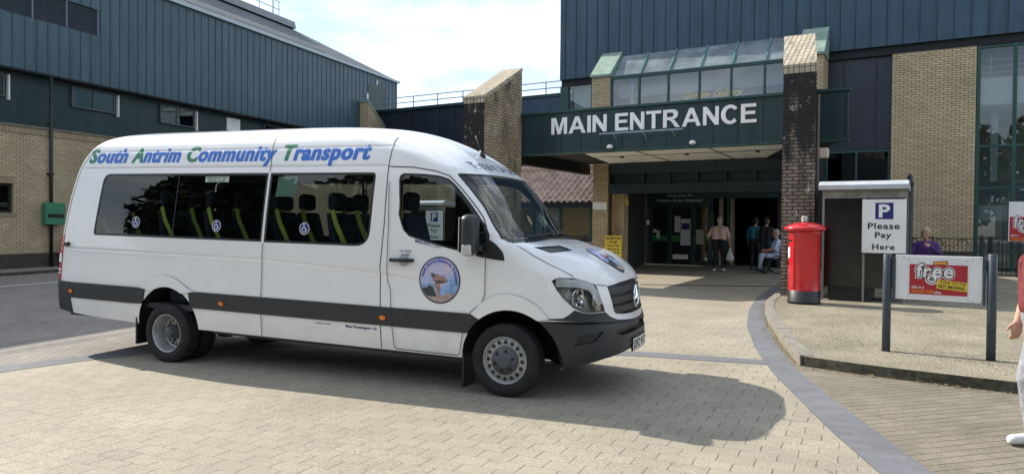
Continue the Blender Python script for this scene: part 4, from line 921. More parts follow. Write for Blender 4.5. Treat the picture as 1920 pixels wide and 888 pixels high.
def surf(XY, off=0.0, side=-1):
    """chart points -> body coordinates on one side, with outward normals"""
    XY = np.atleast_2d(np.asarray(XY, float))
    def raw(X, Q):
        u, w = S(ip(np.clip(X, 0, 8.15)), iz(np.clip(Q, .22, QT[-1]))); return np.stack([u, w, iz(np.clip(Q, .22, QT[-1]))], -1)
    e = 0.004; X, Q = XY[:, 0], XY[:, 1]
    a = raw(np.minimum(X + e, 8.15), Q) - raw(np.maximum(X - e, 0), Q); b = raw(X, np.minimum(Q + e, QT[-1])) - raw(X, np.maximum(Q - e, .22))
    P = raw(X, Q); n = np.cross(b, a); ln = np.linalg.norm(n, axis=1, keepdims=True)
    top = np.array([0, 0, 1.0]); n = np.where(ln > 1e-9, n / np.maximum(ln, 1e-9), top)
    ref = P - np.stack([np.clip(P[:, 0], -1.2, 3.0), 0 * P[:, 0], np.full(len(P), 1.2)], -1)
    s = np.sign((n * ref).sum(1, keepdims=True)); s[s == 0] = 1; n = n * s
    n[X < 1e-6] *= (1, 0, 1); n[X > 8.15 - 1e-6] *= (1, 0, 1); n[Q > QT[-1] - 1e-6] = top
    n /= np.maximum(np.linalg.norm(n, axis=1, keepdims=True), 1e-9)
    P = P + n * off
    if side < 0: P = P * (1, -1, 1); n = n * (1, -1, 1)
    return P, n
VAN_Y = math.radians(22.9)
van_loc = Vector((-4.053, 8.449, 0.02)) + Vector((math.sin(VAN_Y), math.cos(VAN_Y), 0)) * 0.96
bus = empty('minibus', van_loc, rot=(0, 0.015, -VAN_Y), label='long white minibus with blue and green lettering along its roof parked on the paving', cat='minibus')
def shell(name, regs, mat, parent=bus, off=0.0, thick=0.0, sides=(-1, 1), mats=None):
    """the named regions of the body surface as one mesh, moved outwards by off, edges turned in by thick"""
    idx = [i for i, r in enumerate(REG) if r in regs]
    used = sorted({v for i in idx for v in CFc[i]}); mp_ = {v: j for j, v in enumerate(used)}
    verts = []; faces = []; nrm = []
    cnt = {}
    for i in idx:
        f = CFc[i]
        for a, b in ((f[0], f[1]), (f[1], f[2]), (f[2], f[0])): cnt[(a, b)] = 1
    rim = [e for e in cnt if (e[1], e[0]) not in cnt and not (abs(CV[e[0]][0] - 8.15) < 1e-4 and abs(CV[e[1]][0] - 8.15) < 1e-4) and not (CV[e[0]][0] < 1e-4 and CV[e[1]][0] < 1e-4)]
    for sd in sides:
        P, n = surf(CV[used], off, sd); base = len(verts)
        verts += [tuple(p) for p in P]; nrm += [tuple(q) for q in n]
        for i in idx:
            f = [base + mp_[v] for v in CFc[i]]
            a, b, c = (np.array(verts[j]) for j in f)
            if np.dot(np.cross(b - a, c - a), n[f[0] - base]) < 0: f = f[::-1]
            faces.append(tuple(f))
        if thick:
            P2 = P - n * thick; b2 = len(verts); verts += [tuple(p) for p in P2]; nrm += [tuple(q) for q in n]
            for a, b in rim: faces.append((base + mp_[a], base + mp_[b], b2 + mp_[b], b2 + mp_[a]))
    me = bpy.data.meshes.new(name); me.from_pydata([tuple(map(float, v)) for v in verts], [], faces); me.materials.append(mat)
    me.polygons.foreach_set('use_smooth', [True] * len(faces)); me.update()
    me.normals_split_custom_set_from_vertices([tuple(map(float, q)) for q in nrm])
    o = bpy.data.objects.new(name, me); COL.objects.link(o); o.parent = parent
    return o
def ribbon(mb, ch, width, off=0.002, side=-1, mi=0):
    P, n = surf(ch, off, side); P = [Vector(p) for p in P]; vs = []
    for i in range(len(P)):
        t = (P[min(i + 1, len(P) - 1)] - P[max(i - 1, 0)]).normalized(); x = Vector(n[i]).cross(t).normalized()
        vs += [P[i] - x * width / 2, P[i] + x * width / 2]
    mb.add(vs, [(2 * i, 2 * i + 2, 2 * i + 3, 2 * i + 1) for i in range(len(P) - 1)], mi, True)
def decal(mb, vs, fs, side=-1, off=0.003, mi=0):
    P, n = surf(vs, off, side); mb.add([tuple(p) for p in P], fs, mi)
def us(u, z): return (float(cx(inv_side(u, z))), float(cy(z)))

M_van = plain('white_van_paint', (0.80, 0.80, 0.80), 0.22, amp=0.02, scale=2, coat=0.6, spec=0.5)
def van_dirt(m):
    """dried road dirt spattered on the lower panels"""
    nt = m.node_tree; b = nt.nodes['Principled BSDF']; N = nt.nodes.new; K = nt.links.new
    src = b.inputs['Base Color'].links[0].from_socket
    tc = N('ShaderNodeTexCoord'); sx = N('ShaderNodeSeparateXYZ'); K(tc.outputs['Object'], sx.inputs['Vector'])
    n = N('ShaderNodeTexNoise'); n.inputs['Scale'].default_value = 5; n.inputs['Detail'].default_value = 9; n.inputs['Roughness'].default_value = .7; K(tc.outputs['Object'], n.inputs['Vector'])
    mz = N('ShaderNodeMapRange'); mz.inputs['From Min'].default_value = .40; mz.inputs['From Max'].default_value = .95; mz.inputs['To Min'].default_value = .25; mz.inputs['To Max'].default_value = -.12; K(sx.outputs['Z'], mz.inputs['Value'])
    ad = N('ShaderNodeMath'); ad.operation = 'ADD'; K(n.outputs['Fac'], ad.inputs[0]); K(mz.outputs['Result'], ad.inputs[1])
    r = N('ShaderNodeMapRange'); r.inputs['From Min'].default_value = .52; r.inputs['From Max'].default_value = .85; r.inputs['To Max'].default_value = .17; K(ad.outputs['Value'], r.inputs['Value'])
    mm = N('ShaderNodeMix'); mm.data_type = 'RGBA'; K(r.outputs['Result'], mm.inputs['Factor']); K(src, mm.inputs['A']); mm.inputs['B'].default_value = (.33, .30, .25, 1); K(mm.outputs['Result'], b.inputs['Base Color'])
van_dirt(M_van)
M_trim = plain('charcoal_plastic', (0.022, 0.025, 0.030), 0.42, amp=0.12, scale=4, bump=0.05, bscale=300)
M_lining = plain('van_lining', (0.045, 0.045, 0.047), 0.8)
M_tint = glass('tinted_glass', (0.78, 0.83, 0.81), 1.52, base=0.01)
M_clear = glass('clear_glass', (0.78, 0.84, 0.82), 1.5, base=0.01)
M_screen = glass('windscreen_glass', (0.72, 0.80, 0.78), 1.52, base=0.05)
M_lens = glass('lamp_lens', (0.93, 0.95, 0.95), 1.5, base=0.02)
M_redlens = plain('red_lens', (0.42, 0.012, 0.018), 0.15, coat=0.5)
M_chrome = plain('chrome', (0.80, 0.81, 0.83), 0.12, metal=1.0)
M_bowl = plain('lamp_bowl', (0.34, 0.345, 0.35), 0.3, metal=.3, amp=.3, scale=12)
M_alloy = plain('silver_wheel', (0.36, 0.37, 0.38), 0.35, metal=0.55, amp=0.15, scale=9)
M_hub = plain('grey_hub', (0.075, 0.08, 0.088), 0.45, amp=0.2, scale=8)
M_tyre = plain('tyre_rubber', (0.012, 0.012, 0.013), 0.8, amp=0.35, scale=12, bump=0.2, bscale=60)
M_seat = plain('seat_cloth', (0.022, 0.028, 0.055), 0.9, amp=0.3, scale=30)
M_lime = plain('lime_belt', (0.50, 0.66, 0.12), 0.7)
M_lblue = plain('lettering_blue', (0.03, 0.16, 0.60), 0.4)
M_lgreen = plain('lettering_green', (0.02, 0.22, 0.12), 0.4)
ALLBODY = ['body']
shell('body', ALLBODY, M_van, thick=0.02)
for sd in (-1, 1):
    shell('wheel_arch_flare', ['flare_f'], M_van, off=0.018, thick=0.05, sides=(sd,)); shell('wheel_arch_flare', ['flare_r'], M_van, off=0.018, thick=0.05, sides=(sd,))
for sd in (-1, 1):
    shell('side_moulding', ['strip_a'], M_trim, off=0.013, thick=0.04, sides=(sd,)); shell('side_moulding', ['strip_b'], M_trim, off=0.013, thick=0.04, sides=(sd,))
shell('front_bumper', ['bumper'], M_trim, off=0.006, thick=0.05)
shell('rear_bumper', ['rear_bumper'], M_trim, off=0.014, thick=0.05)
shell('intake', ['intake'], M_black, off=-0.05, thick=-0.056); [shell('fog_lamp_recess', ['fog'], M_black, off=-0.012, thick=-0.018, sides=(sd,)) for sd in (-1, 1)]
[shell('bonnet_vent', ['vent'], M_black, off=-0.008, thick=-0.01, sides=(sd,)) for sd in (-1, 1)]
shell('lining', ['body', 'strip_a', 'strip_b', 'flare_f', 'flare_r', 'rear_bumper'], M_lining, off=-0.035)
for sd in (-1, 1):
    shell('side_window', ['win_a'], M_tint, off=-0.004, thick=0.01, sides=(sd,)); shell('side_window', ['win_b'], M_tint, off=-0.004, thick=0.01, sides=(sd,))
    shell('door_window', ['win_door'], M_clear, off=-0.006, thick=0.01, sides=(sd,))
    shell('mirror_base', ['tri'], M_black, off=0.004, thick=0.02, sides=(sd,))
    hl = shell('headlight', ['lamp'], M_bowl, off=-0.07, thick=-0.072, sides=(sd,))
    shell('lens', ['lamp'], M_lens, parent=hl, off=0.002, sides=(sd,))
    mb = MB()
    for (y, z, r, dx) in ((.87, 1.04, .088, -.03), (.735, 1.02, .075, -.02)):
        P, n = surf([(float(cx(inv_front(y, z))), float(cy(z)))], -0.062, sd); c = Vector(P[0]); d = (Vector(n[0]) + Vector((1.0, 0, 0))).normalized(); q = d.to_track_quat('Z', 'Y')
        prof = [(0.012, 0.0), (r * .5, .004), (r * .85, .03), (r, .052), (r * 1.05, .05)]
        for i in range(len(prof) - 1):
            ring = [[c + q @ Vector((rr * math.cos(2 * PI * j / 20), rr * math.sin(2 * PI * j / 20), h)) for j in range(20)] for rr, h in prof[i:i + 2]]
            mb.add(ring[0] + ring[1], [(j, (j + 1) % 20, 20 + (j + 1) % 20, 20 + j) for j in range(20)], 0, True)
        mb.add([c + q @ Vector((.02 * math.cos(2 * PI * j / 10), .02 * math.sin(2 * PI * j / 10), .045)) for j in range(10)] + [c], [(j, (j + 1) % 10, 10) for j in range(10)], 1, True)
    mb.build('reflector', [M_chrome, M_white], hl, recalc=False)
    mb = MB(); ribbon(mb, Pz([(2.235, 1.18), (2.30, 1.182), (2.40, 1.175), (2.50, 1.145), (2.53, 1.08), (2.565, .98)], .02, False), .075, -0.003, sd); mb.build('indicator_strip', plain('pale_reflector', (0.82, 0.83, 0.84), 0.25), hl, recalc=False)
    mb = MB(); ribbon(mb, Pz([(2.52, .95), (2.575, .95)], .02, False), .05, -0.015, sd); mb.build('sidelight', plain('warm_lens', (0.75, 0.62, 0.40), 0.3), hl, recalc=False)
    tl = shell('tail_light', ['tail'], M_redlens, off=0.006, thick=0.02, sides=(sd,))
    mb = MB()
    for z0, z1 in ((1.09, 1.20), (.945, .965), (.985, 1.01)): ribbon(mb, Pz([(.86, (z0 + z1) / 2), (.995, (z0 + z1) / 2)], .02, False), z1 - z0, 0.009, sd)
    mb.build('reverse_lens', M_white, tl, recalc=False)
shell('windscreen', ['screen'], M_screen, off=-0.004, thick=0.01)
gr = shell('grille', ['grille'], M_black, off=-0.045, thick=-0.047)
mb = MB()
for sd in (-1, 1):
    for z in (.925, 1.015, 1.105):
        p0 = 2.72 - (z - .9) * .2
        ribbon(mb, Pz([(p0, z - .004), (2.85, z), (3, z + .002)], .03, False), .058, -0.012, sd)
mb.build('slat', M_trim, gr, recalc=False)
# emblem: ring with a three-pointed star
mb = MB(); ec = Vector((5.345, 0, 1.02)); er = .105
mb.tube([ec + Vector((0, er * math.cos(a), er * math.sin(a))) for a in np.linspace(0, 2 * PI, 33)[:-1]], .011, 8, closed=True)
for k in range(3):
    a = PI / 2 + k * 2 * PI / 3; t = Vector((0, math.cos(a), math.sin(a))); s_ = Vector((0, -math.sin(a), math.cos(a)))
    mb.add([ec + t * er, ec + s_ * .022, ec - s_ * .022, ec + Vector((.018, 0, 0)), ec - t * .012], [(0, 1, 3), (0, 3, 2), (1, 4, 3), (2, 3, 4)])
mb.build('emblem', M_chrome, gr)
# panel gaps
M_gap = plain('panel_gap', (.05, .052, .056), .7)
def gap(ch, w, off, sd):
    mb = MB(); ribbon(mb, ch, w, off, sd); mb.build('seam', M_gap, bus, recalc=False)
for sd in (-1, 1):
    gap(U([(2.97, .42), (2.96, .917), (2.95, 1.246), (2.97, 1.674), (2.965, 2.27), (2.985, 2.47), (2.95, 2.58)], .04, False), .010, .003, sd)
    gap(U([(3.0, 2.10), (3.03, 1.674), (3.04, 1.24), (3.045, 1.12)], .04, False) + U([(3.085, 1.02), (3.09, .93), (3.105, .70), (3.13, .45), (3.16, .432), (3.5, .432), (3.845, .432), (3.865, .45), (3.90, .638), (3.985, .86), (4.10, .95), (4.13, 1.05), (4.125, 1.40)], .04, False), .008, .0165, sd)
    gap(U([(2.97, 2.262), (3.26, 2.251), (3.5, 2.215)], .04, False) + Pz([(2.085, 2.165), (2.12, 2.05), (2.15, 1.90), (2.185, 1.76), (2.15, 1.676)], .04, False), .011, .003, sd)
    gap(U([(1.435, .42), (1.435, .80), (1.44, 1.43)], .04, False), .009, .0145, sd); gap(U([(1.443, 2.215), (1.445, 2.34), (1.41, 2.60)], .04, False), .009, .003, sd)
    gap(Pz([(2.262, 1.505), (2.24, 1.425), (2.295, 1.335), (2.39, 1.237)], .04, False), .007, .002, sd)
    gap(Pz([(2.56, 1.163), (2.66, 1.150)], .03, False), .007, .002, sd)
    gap(Pz([(.985, .87), (.985, 2.3), (.98, 2.6)], .05, False), .009, .003, sd)
    gap(U([(.08, 1.45), (.11, 2.2)], .05, False), .008, .001, sd)
# black surround of the windows and cowl
mb = MB()
for sd in (-1, 1):
    ribbon(mb, Pz([(2.30, 1.548), (2.615, 1.556), (3, 1.574)], .04, False), .05, .002, sd)
    ribbon(mb, Pz([(2.245, 2.178), (2.294, 1.853), (2.279, 1.535)], .04, False), .022, .001, sd)
    ribbon(mb, Pz([(2.245, 2.183), (2.735, 2.195), (3, 2.203)], .04, False), .018, .001, sd)
    ribbon(mb, R_['win_door'] + R_['win_door'][:1], .018, .001, sd)
    for k_ in ('win_a', 'win_b'): ribbon(mb, R_[k_] + R_[k_][:1], .05, -.002, sd)
mb.build('window_seal', M_black, bus, recalc=False)
for (a, b) in (((-.66, 1.572), (.10, 1.60)), ((.02, 1.585), (.70, 1.605))):
    pts = []
    for t in np.linspace(0, 1, 10):
        y = a[0] + (b[0] - a[0]) * t; z = a[1] + (b[1] - a[1]) * t
        P, n = surf([(float(cx(inv_front(y, z))), float(cy(z)))], .018, -1 if y < 0 else 1); pts.append(tuple(P[0]))
    mb = MB(); mb.tube(pts, .011, 6); mb.build('wiper', M_black, bus)
# lettering
def bus_word(txt, u0, u1, z0=2.343, hgt=.252):
    vs, fs = text_geo(txt, 1.0, shear=.2, bold=.034, spacing=1.10)
    ax, bx = min(v[0] for v in vs), max(v[0] for v in vs); k = hgt
    q0 = float(cy(z0)); fv = vs; ch = []; n_first = len(vs)
    first = min(range(len(vs)), key=lambda i: vs[i][0]); vs, fs = refine(vs, fs, .10)
    for x, y in vs:
        u = u0 + (x - ax) / (bx - ax) * (u1 - u0); q = q0 + y * k; ch.append((float(cx(inv_side(u, iz(q)))), q))
    # first capital green, the rest blue
    adj = {}
    for i, f in enumerate(fs):
        for v in f: adj.setdefault(v, []).append(i)
    seen = set(); st = list(adj[first])
    while st:
        i = st.pop()
        if i in seen: continue
        seen.add(i); st += [j for v in fs[i] for j in adj[v]]
    return ch, fs, seen
for sd in (-1,):
    for w_, a, b in (('South', -1.46, -.80), ('Antrim', -.72, .075), ('Community', .18, 1.50), ('Transport', 1.59, 2.73)):
        ch, fs, seen = bus_word(w_, a, b); mb = MB()
        for n_, (dx, dq) in enumerate(((-.007, 0), (.007, 0))):
            c2 = [(a_ + dx, b_ + dq) for a_, b_ in ch]
            decal(mb, c2, [f for i, f in enumerate(fs) if i not in seen], sd, .0022 + n_ * .0003, 0); decal(mb, c2, [f for i, f in enumerate(fs) if i in seen], sd, .0022 + n_ * .0003, 1)
        mb.build('lettering', [M_lblue, M_lgreen], bus, recalc=False)
M_notice = plain('lettering_navy', (0.05, 0.07, 0.17), 0.5)
def side_text(txt, u0, u1, z0, hgt, mi=0, slope=0.0, **k):
    vs, fs = text_geo(txt, 1.0, **k); ax, bx = min(v[0] for v in vs), max(v[0] for v in vs)
    ch = [us(u0 + (x - ax) / (bx - ax) * (u1 - u0), z0 + y * hgt + slope * (x - ax) / (bx - ax)) for x, y in vs]
    mb = MB(); decal(mb, ch, fs, -1, .004, mi); mb.build('notice', M_notice, bus, recalc=False)
side_text('EMERGENCY EXIT', 3.34, 3.64, 1.505, .045, slope=-.052, bold=.02)
side_text('PULL HANDLE', 3.17, 3.31, 1.405, .025, bold=.02); side_text('TO OPEN', 3.19, 3.29, 1.37, .025, bold=.02)
side_text('Max Passengers 16', 2.54, 2.92, .602, .038, bold=.03); side_text('Unladen weight', 2.16, 2.36, .612, .022, bold=.02)
mb = MB(); vs, fs = text_geo('T: 028 9334 2451', 1.0); ax, bx = min(v[0] for v in vs), max(v[0] for v in vs)
for sd in (-1, 1):
    keep = []; ch = []
    for x, y in vs:
        yy = -.60 + (x - ax) / (bx - ax) * 1.12; zz = 2.262 + y * .10 - abs(yy + .04) * .012; ch.append((yy, zz))
    ff = [f for f in fs if all((ch[i][0] < 0) == (sd < 0) for i in f)]
    decal(mb, [(float(cx(inv_front(min(max(yy, -9), 0) if sd < 0 else max(yy, 0), zz))), float(cy(zz))) for yy, zz in ch], ff, sd, .004, 0)
mb.build('telephone_number', M_notice, bus, recalc=False)
# round badge: border, sky, water, ground, bush and a stone on a pillar
def disc(n=40, r=1.0): return [(0, 0)] + [(r * math.cos(2 * PI * i / n), r * math.sin(2 * PI * i / n)) for i in range(n)], [(0, 1 + i, 1 + (i + 1) % n) for i in range(n)]
def badge_layers():
    Ls = []
    v, f = disc(); Ls.append((v, f, 0)); v, f = disc(40, .94); Ls.append((v, f, 1))
    def P(pts, mi): Ls.append((pts, [tuple(t) for t in tessellate_polygon([[Vector((a, b, 0)) for a, b in pts]])], mi))
    ci = lambda a0, a1, n=12, r=.92: [(r * math.cos(math.radians(a0 + (a1 - a0) * i / n)), r * math.sin(math.radians(a0 + (a1 - a0) * i / n))) for i in range(n + 1)]
    P([(-.1, -.15), (.3, .0), (.6, .08), (.90, .1)] + ci(5, -55) + [(-.1, -.8)], 2)
    P(ci(190, 235, 8) + [(-.2, -.55), (-.25, -.2), (-.5, -.1), (-.62, -.22)], 2)
    P(ci(205, 245, 8) + [(-.12, -.7), (-.28, -.32), (-.5, -.24), (-.6, -.34)], 3)
    P(ci(228, 322, 16) + [(.6, -.52), (.2, -.62), (-.25, -.72)], 4)
    P([(-.16, -.68), (-.06, -.66), (.02, -.62), (.06, -.3), (-.02, -.12), (-.24, -.14), (-.2, -.3), (-.12, -.4)], 5)
    P([(-.42, .3), (-.22, .26), (.05, .18), (.2, .2), (.42, -.02), (.2, -.12), (-.1, -.14), (-.32, -.02), (-.3, .08), (-.4, .14)], 5)
    P([(-.38, .28), (-.24, .24), (-.2, .1), (-.36, .14)], 6); P([(-.22, -.02), (.3, -.03), (.2, -.1), (-.1, -.13)], 6)
    return Ls
def ring_text(txt, r, a0, a1, size):
    n = len(txt); o = []
    for i, c in enumerate(txt):
        if c == ' ': continue
        v, f = text_geo(c, size, bold=.006); a = math.radians(a0 + (a1 - a0) * i / (n - 1)); t = a - PI / 2
        o.append(([(r * math.cos(a) + x * math.cos(t) - y * math.sin(t), r * math.sin(a) + x * math.sin(t) + y * math.cos(t)) for x, y in v], f, 7))
    return o
def sky_mat():
    m, nt, b = new_mat('badge_sky'); r, n, tc = vary(nt, b, (0.55, 0.55, 0.75), .1, 9)
    e = r.color_ramp.elements; e[0].color = (0.66, 0.52, 0.60, 1); e[1].color = (0.30, 0.42, 0.72, 1); pset(b, Roughness=.4); return m
BM = [plain('badge_border', (0.012, 0.015, 0.035), .4), sky_mat(), plain('badge_water', (0.22, 0.36, 0.62), .4, amp=.35, scale=20), plain('badge_bush', (0.035, 0.05, 0.045), .5, amp=.5, scale=40), plain('badge_ground', (0.40, 0.30, 0.26), .5, amp=.35, scale=30), plain('badge_stone', (0.33, 0.20, 0.18), .5, amp=.4, scale=30), plain('badge_shadow', (0.08, 0.05, 0.06), .5), plain('badge_text', (0.05, 0.07, 0.35), .5)]
LAY = badge_layers() + ring_text('South Antrim Community Transport', .78, 168, -8, .17)
mb = MB()
for i, (v, f, mi) in enumerate(LAY):
    decal(mb, [us(3.635 + x * .228, 1.146 + y * .228) for x, y in v], f, -1, .0035 + min(i, 10) * .0009, mi)
mb.build('badge', BM, bus, recalc=False)
def bonnet(u, y):
    lo, hi = 1.14, 1.555
    for _ in range(40):
        z = (lo + hi) / 2
        if S(inv_front(y, z), z)[0] > u: lo = z
        else: hi = z
    return (float(cx(inv_front(y, lo))), float(cy(lo)))
mb = MB()
for i, (v, f, mi) in enumerate(LAY):
    yc, uc, r = -.13, 5.05, .205
    pts = [(yc + x * r, uc - y * r * .93) for x, y in v]
    for sd in (-1, 1):
        ff = [t for t in f if (sum(pts[k][0] for k in t) < 0) == (sd < 0)]
        if ff: decal(mb, [bonnet(u, min(y, 0.0) if sd < 0 else max(y, 0.0)) for y, u in pts], ff, sd, .004 + min(i, 10) * .0012, mi)
mb.build('badge', BM, bus, recalc=False)
# wheelchair stickers on the glass
for u, z in ((-.52, 1.618), (.75, 1.604), (1.98, 1.604)):
    mb = MB(); v, f = disc(28, .066); decal(mb, [us(u + x, z + y) for x, y in v], f, -1, .004, 0)
    def strokes(pl, w, off):
        ribbon(mb, [us(u + x, z + y) for x, y in pl], w, off, -1, 1)
    strokes([(.062 * math.cos(a), .062 * math.sin(a)) for a in np.linspace(0, 2 * PI, 30)], .006, .0055)
    strokes([(-.005 + .026 * math.cos(a), -.014 + .026 * math.sin(a)) for a in np.linspace(2.0, 6.1, 16)], .008, .006)
    strokes([(-.008, .036), (-.006, .008), (.016, .006), (.026, -.022), (.036, -.020)], .009, .0065)
    v, f = disc(10, .008); decal(mb, [us(u - .008 + x, z + .046 + y) for x, y in v], f, -1, .006, 1)
    mb.build('sticker', [M_blue, M_white], bus, recalc=False)
mb = MB(); decal(mb, [us(.52, 2.10), us(.87, 2.10), us(.87, 2.165), us(.52, 2.165)], [(0, 1, 2, 3)], -1, .004)
mb.build('sticker', plain('pale_sticker', (.45, .52, .46), .5), bus, recalc=False)
mb = MB(); vs, fs = text_geo('EMERGENCY EXIT', 1.0, bold=.02); ax, bx = min(v[0] for v in vs), max(v[0] for v in vs)
decal(mb, [us(.54 + (x - ax) / (bx - ax) * .31, 2.138 + y * .03) for x, y in vs], fs, -1, .005)
vs, fs = text_geo('BREAK GLASS', 1.0, bold=.02); ax, bx = min(v[0] for v in vs), max(v[0] for v in vs)
decal(mb, [us(.57 + (x - ax) / (bx - ax) * .25, 2.107 + y * .03) for x, y in vs], fs, -1, .005); mb.build('notice', M_ink, bus, recalc=False)
mb = MB(); decal(mb, [us(1.54, 1.945), us(1.82, 1.945), us(1.82, 2.165), us(1.56, 2.165)], [(0, 1, 2, 3)], -1, -.012)
mb.build('paper_notice', plain('pale_green_paper', (.34, .52, .44), .7), bus, recalc=False)
# small fittings
for u in (-1.6, .87, 3.0):
    mb = MB(); z = .735
    for r, o_, mi in ((.05, .017, 0), (.036, .023, 1)):
        v, f = disc(20, r); decal(mb, [us(u + x, z + y * .62) for x, y in v], f, -1, o_, mi)
    mb.build('marker_lamp', [plain('lamp_base', (.10, .03, .01), .5), M_amber], bus, recalc=False)
mb = MB(); P, n = surf([us(3.09, 1.318), us(3.33, 1.322)], .035, -1); q0, q1 = Vector(P[0]), Vector(P[1])
mb.tube([q0 + Vector((0, .03, 0)), q0, q0 + (q1 - q0) * .5 + Vector((0, -.004, 0)), q1, q1 + Vector((0, .03, 0))], [.016, .02, .018, .02, .016], 8); h = mb.build('door_handle', M_black, bus)
mb = MB(); v, f = disc(24, .06); decal(mb, [us(3.225 + x, 1.322 + y) for x, y in v], f, -1, .004); mb.build('handle_recess', plain('handle_grey', (.40, .41, .43), .3), h, recalc=False)
mb = MB(); mb.tube([(-1.67, -.985, 1.318), (-1.67, -1.03, 1.318)], .028, 12); mb.build('door_stop', M_black, bus)
mb = MB(); mb.tube([(3.62, -.02, 2.415), (3.58, -.02, 2.50)], [.035, .012], 8); mb.tube([(3.58, -.02, 2.49), (3.52, -.02, 2.66)], .006, 6); mb.build('aerial', M_black, bus)
# mirrors
for sd in (-1, 1):
    mb = MB(); mb.box((-.075, -.115, -.20), (.075, .115, .19))
    m_ = mb.build('mirror', M_trim, bus, bevel=0.07); m_.modifiers['bevel'].segments = 5; m_.data.polygons.foreach_set('use_smooth', [True] * len(m_.data.polygons)); m_.location = (4.02, sd * 1.13, 1.60); m_.rotation_euler = (0, 0, sd * -.12)
    mb = MB(); mb.box((-.082, -.09, -.165), (-.074, .09, .16)); mb.build('mirror_glass', M_chrome, m_)
    mb = MB(); mb.box((-.045, -.118, -.19), (.05, -.02, -.085)); mb.build('lower_mirror', plain('silver_mirror_rim', (.5, .5, .5), .3), m_, bevel=.02)
    mb = MB(); mb.bar((0, -sd * .11, -.12), (.08, -sd * .2, -.14), .07, .05); mb.build('arm', M_trim, m_)
# number plate
mb = MB(); pw, ph = .26, .056
pts = []
for j in range(11):
    y = -pw + 2 * pw * j / 10
    P, n = surf([(float(cx(inv_front(y, .565))), float(cy(.565)))], .022, -1 if y <= 0 else 1); pts.append(Vector(P[0]))
for a, b in zip(pts[:-1], pts[1:]):
    mb.quad(a + Vector((0, 0, -ph)), b + Vector((0, 0, -ph)), b + Vector((0, 0, ph)), a + Vector((0, 0, ph)))
npl = mb.build('number_plate', plain('plate_white', (.72, .72, .70), .35), bus, recalc=False)
mb = MB()
for a, b in zip(pts[:-1], pts[1:]): mb.box((min(a.x, b.x) - .02, a.y, .565 - ph - .012), (min(a.x, b.x) - .004, b.y, .565 + ph + .012))
mb.build('plate_holder', M_black, npl)
mb = MB(); vs, fs = text_geo('DFZ 9172', 1.0, bold=.03); ax, bx = min(v[0] for v in vs), max(v[0] for v in vs)
def platept(x, y):
    yy = -.235 + (x - ax) / (bx - ax) * .47; k = min(9.999, max(0, (yy + pw) / (2 * pw) * 10)); i = int(k); c = pts[i] + (pts[i + 1] - pts[i]) * (k - i)
    return (c.x + .002, yy, .565 + (y - .36) * .11)
mb.add([platept(x, y) for x, y in vs], fs); mb.build('registration', M_ink, npl, recalc=False)
# chassis, floor and wheel houses
mb = MB(); mb.box((-1.85, -.82, .40), (-.62, .82, .62)); mb.box((-.62, -.45, .36), (.62, .45, .72)); mb.box((.62, -.86, .36), (3.80, .86, .60)); mb.box((3.80, -.5, .38), (5.0, .5, .9)); mb.box((4.95, -.6, .56), (5.2, .6, .78)); mb.build('chassis', M_black, bus)
mb = MB(); mb.box((-1.85, -.90, .60), (3.85, .90, .66)); mb.build('floor', M_lining, bus)
for cu, cz, r in ((4.385, .40, .50), (.02, .40, .47)):
    for sd in (-1, 1):
        mb = MB(); yo, yi = sd * .965, sd * .52
        a = [(cu + r * math.cos(t), cz + r * math.sin(t)) for t in np.linspace(-.03, PI + .03, 26)]
        vs = [(x, yo, z) for x, z in a] + [(x, yi, z) for x, z in a] + [(cu, yi, cz)]
        n = len(a); mb.add(vs, [(i, i + 1, n + i + 1, n + i) for i in range(n - 1)] + [(n + i, n + i + 1, 2 * n) for i in range(n - 1)], 0, True)
        mb.build('wheel_housing', M_black, bus)
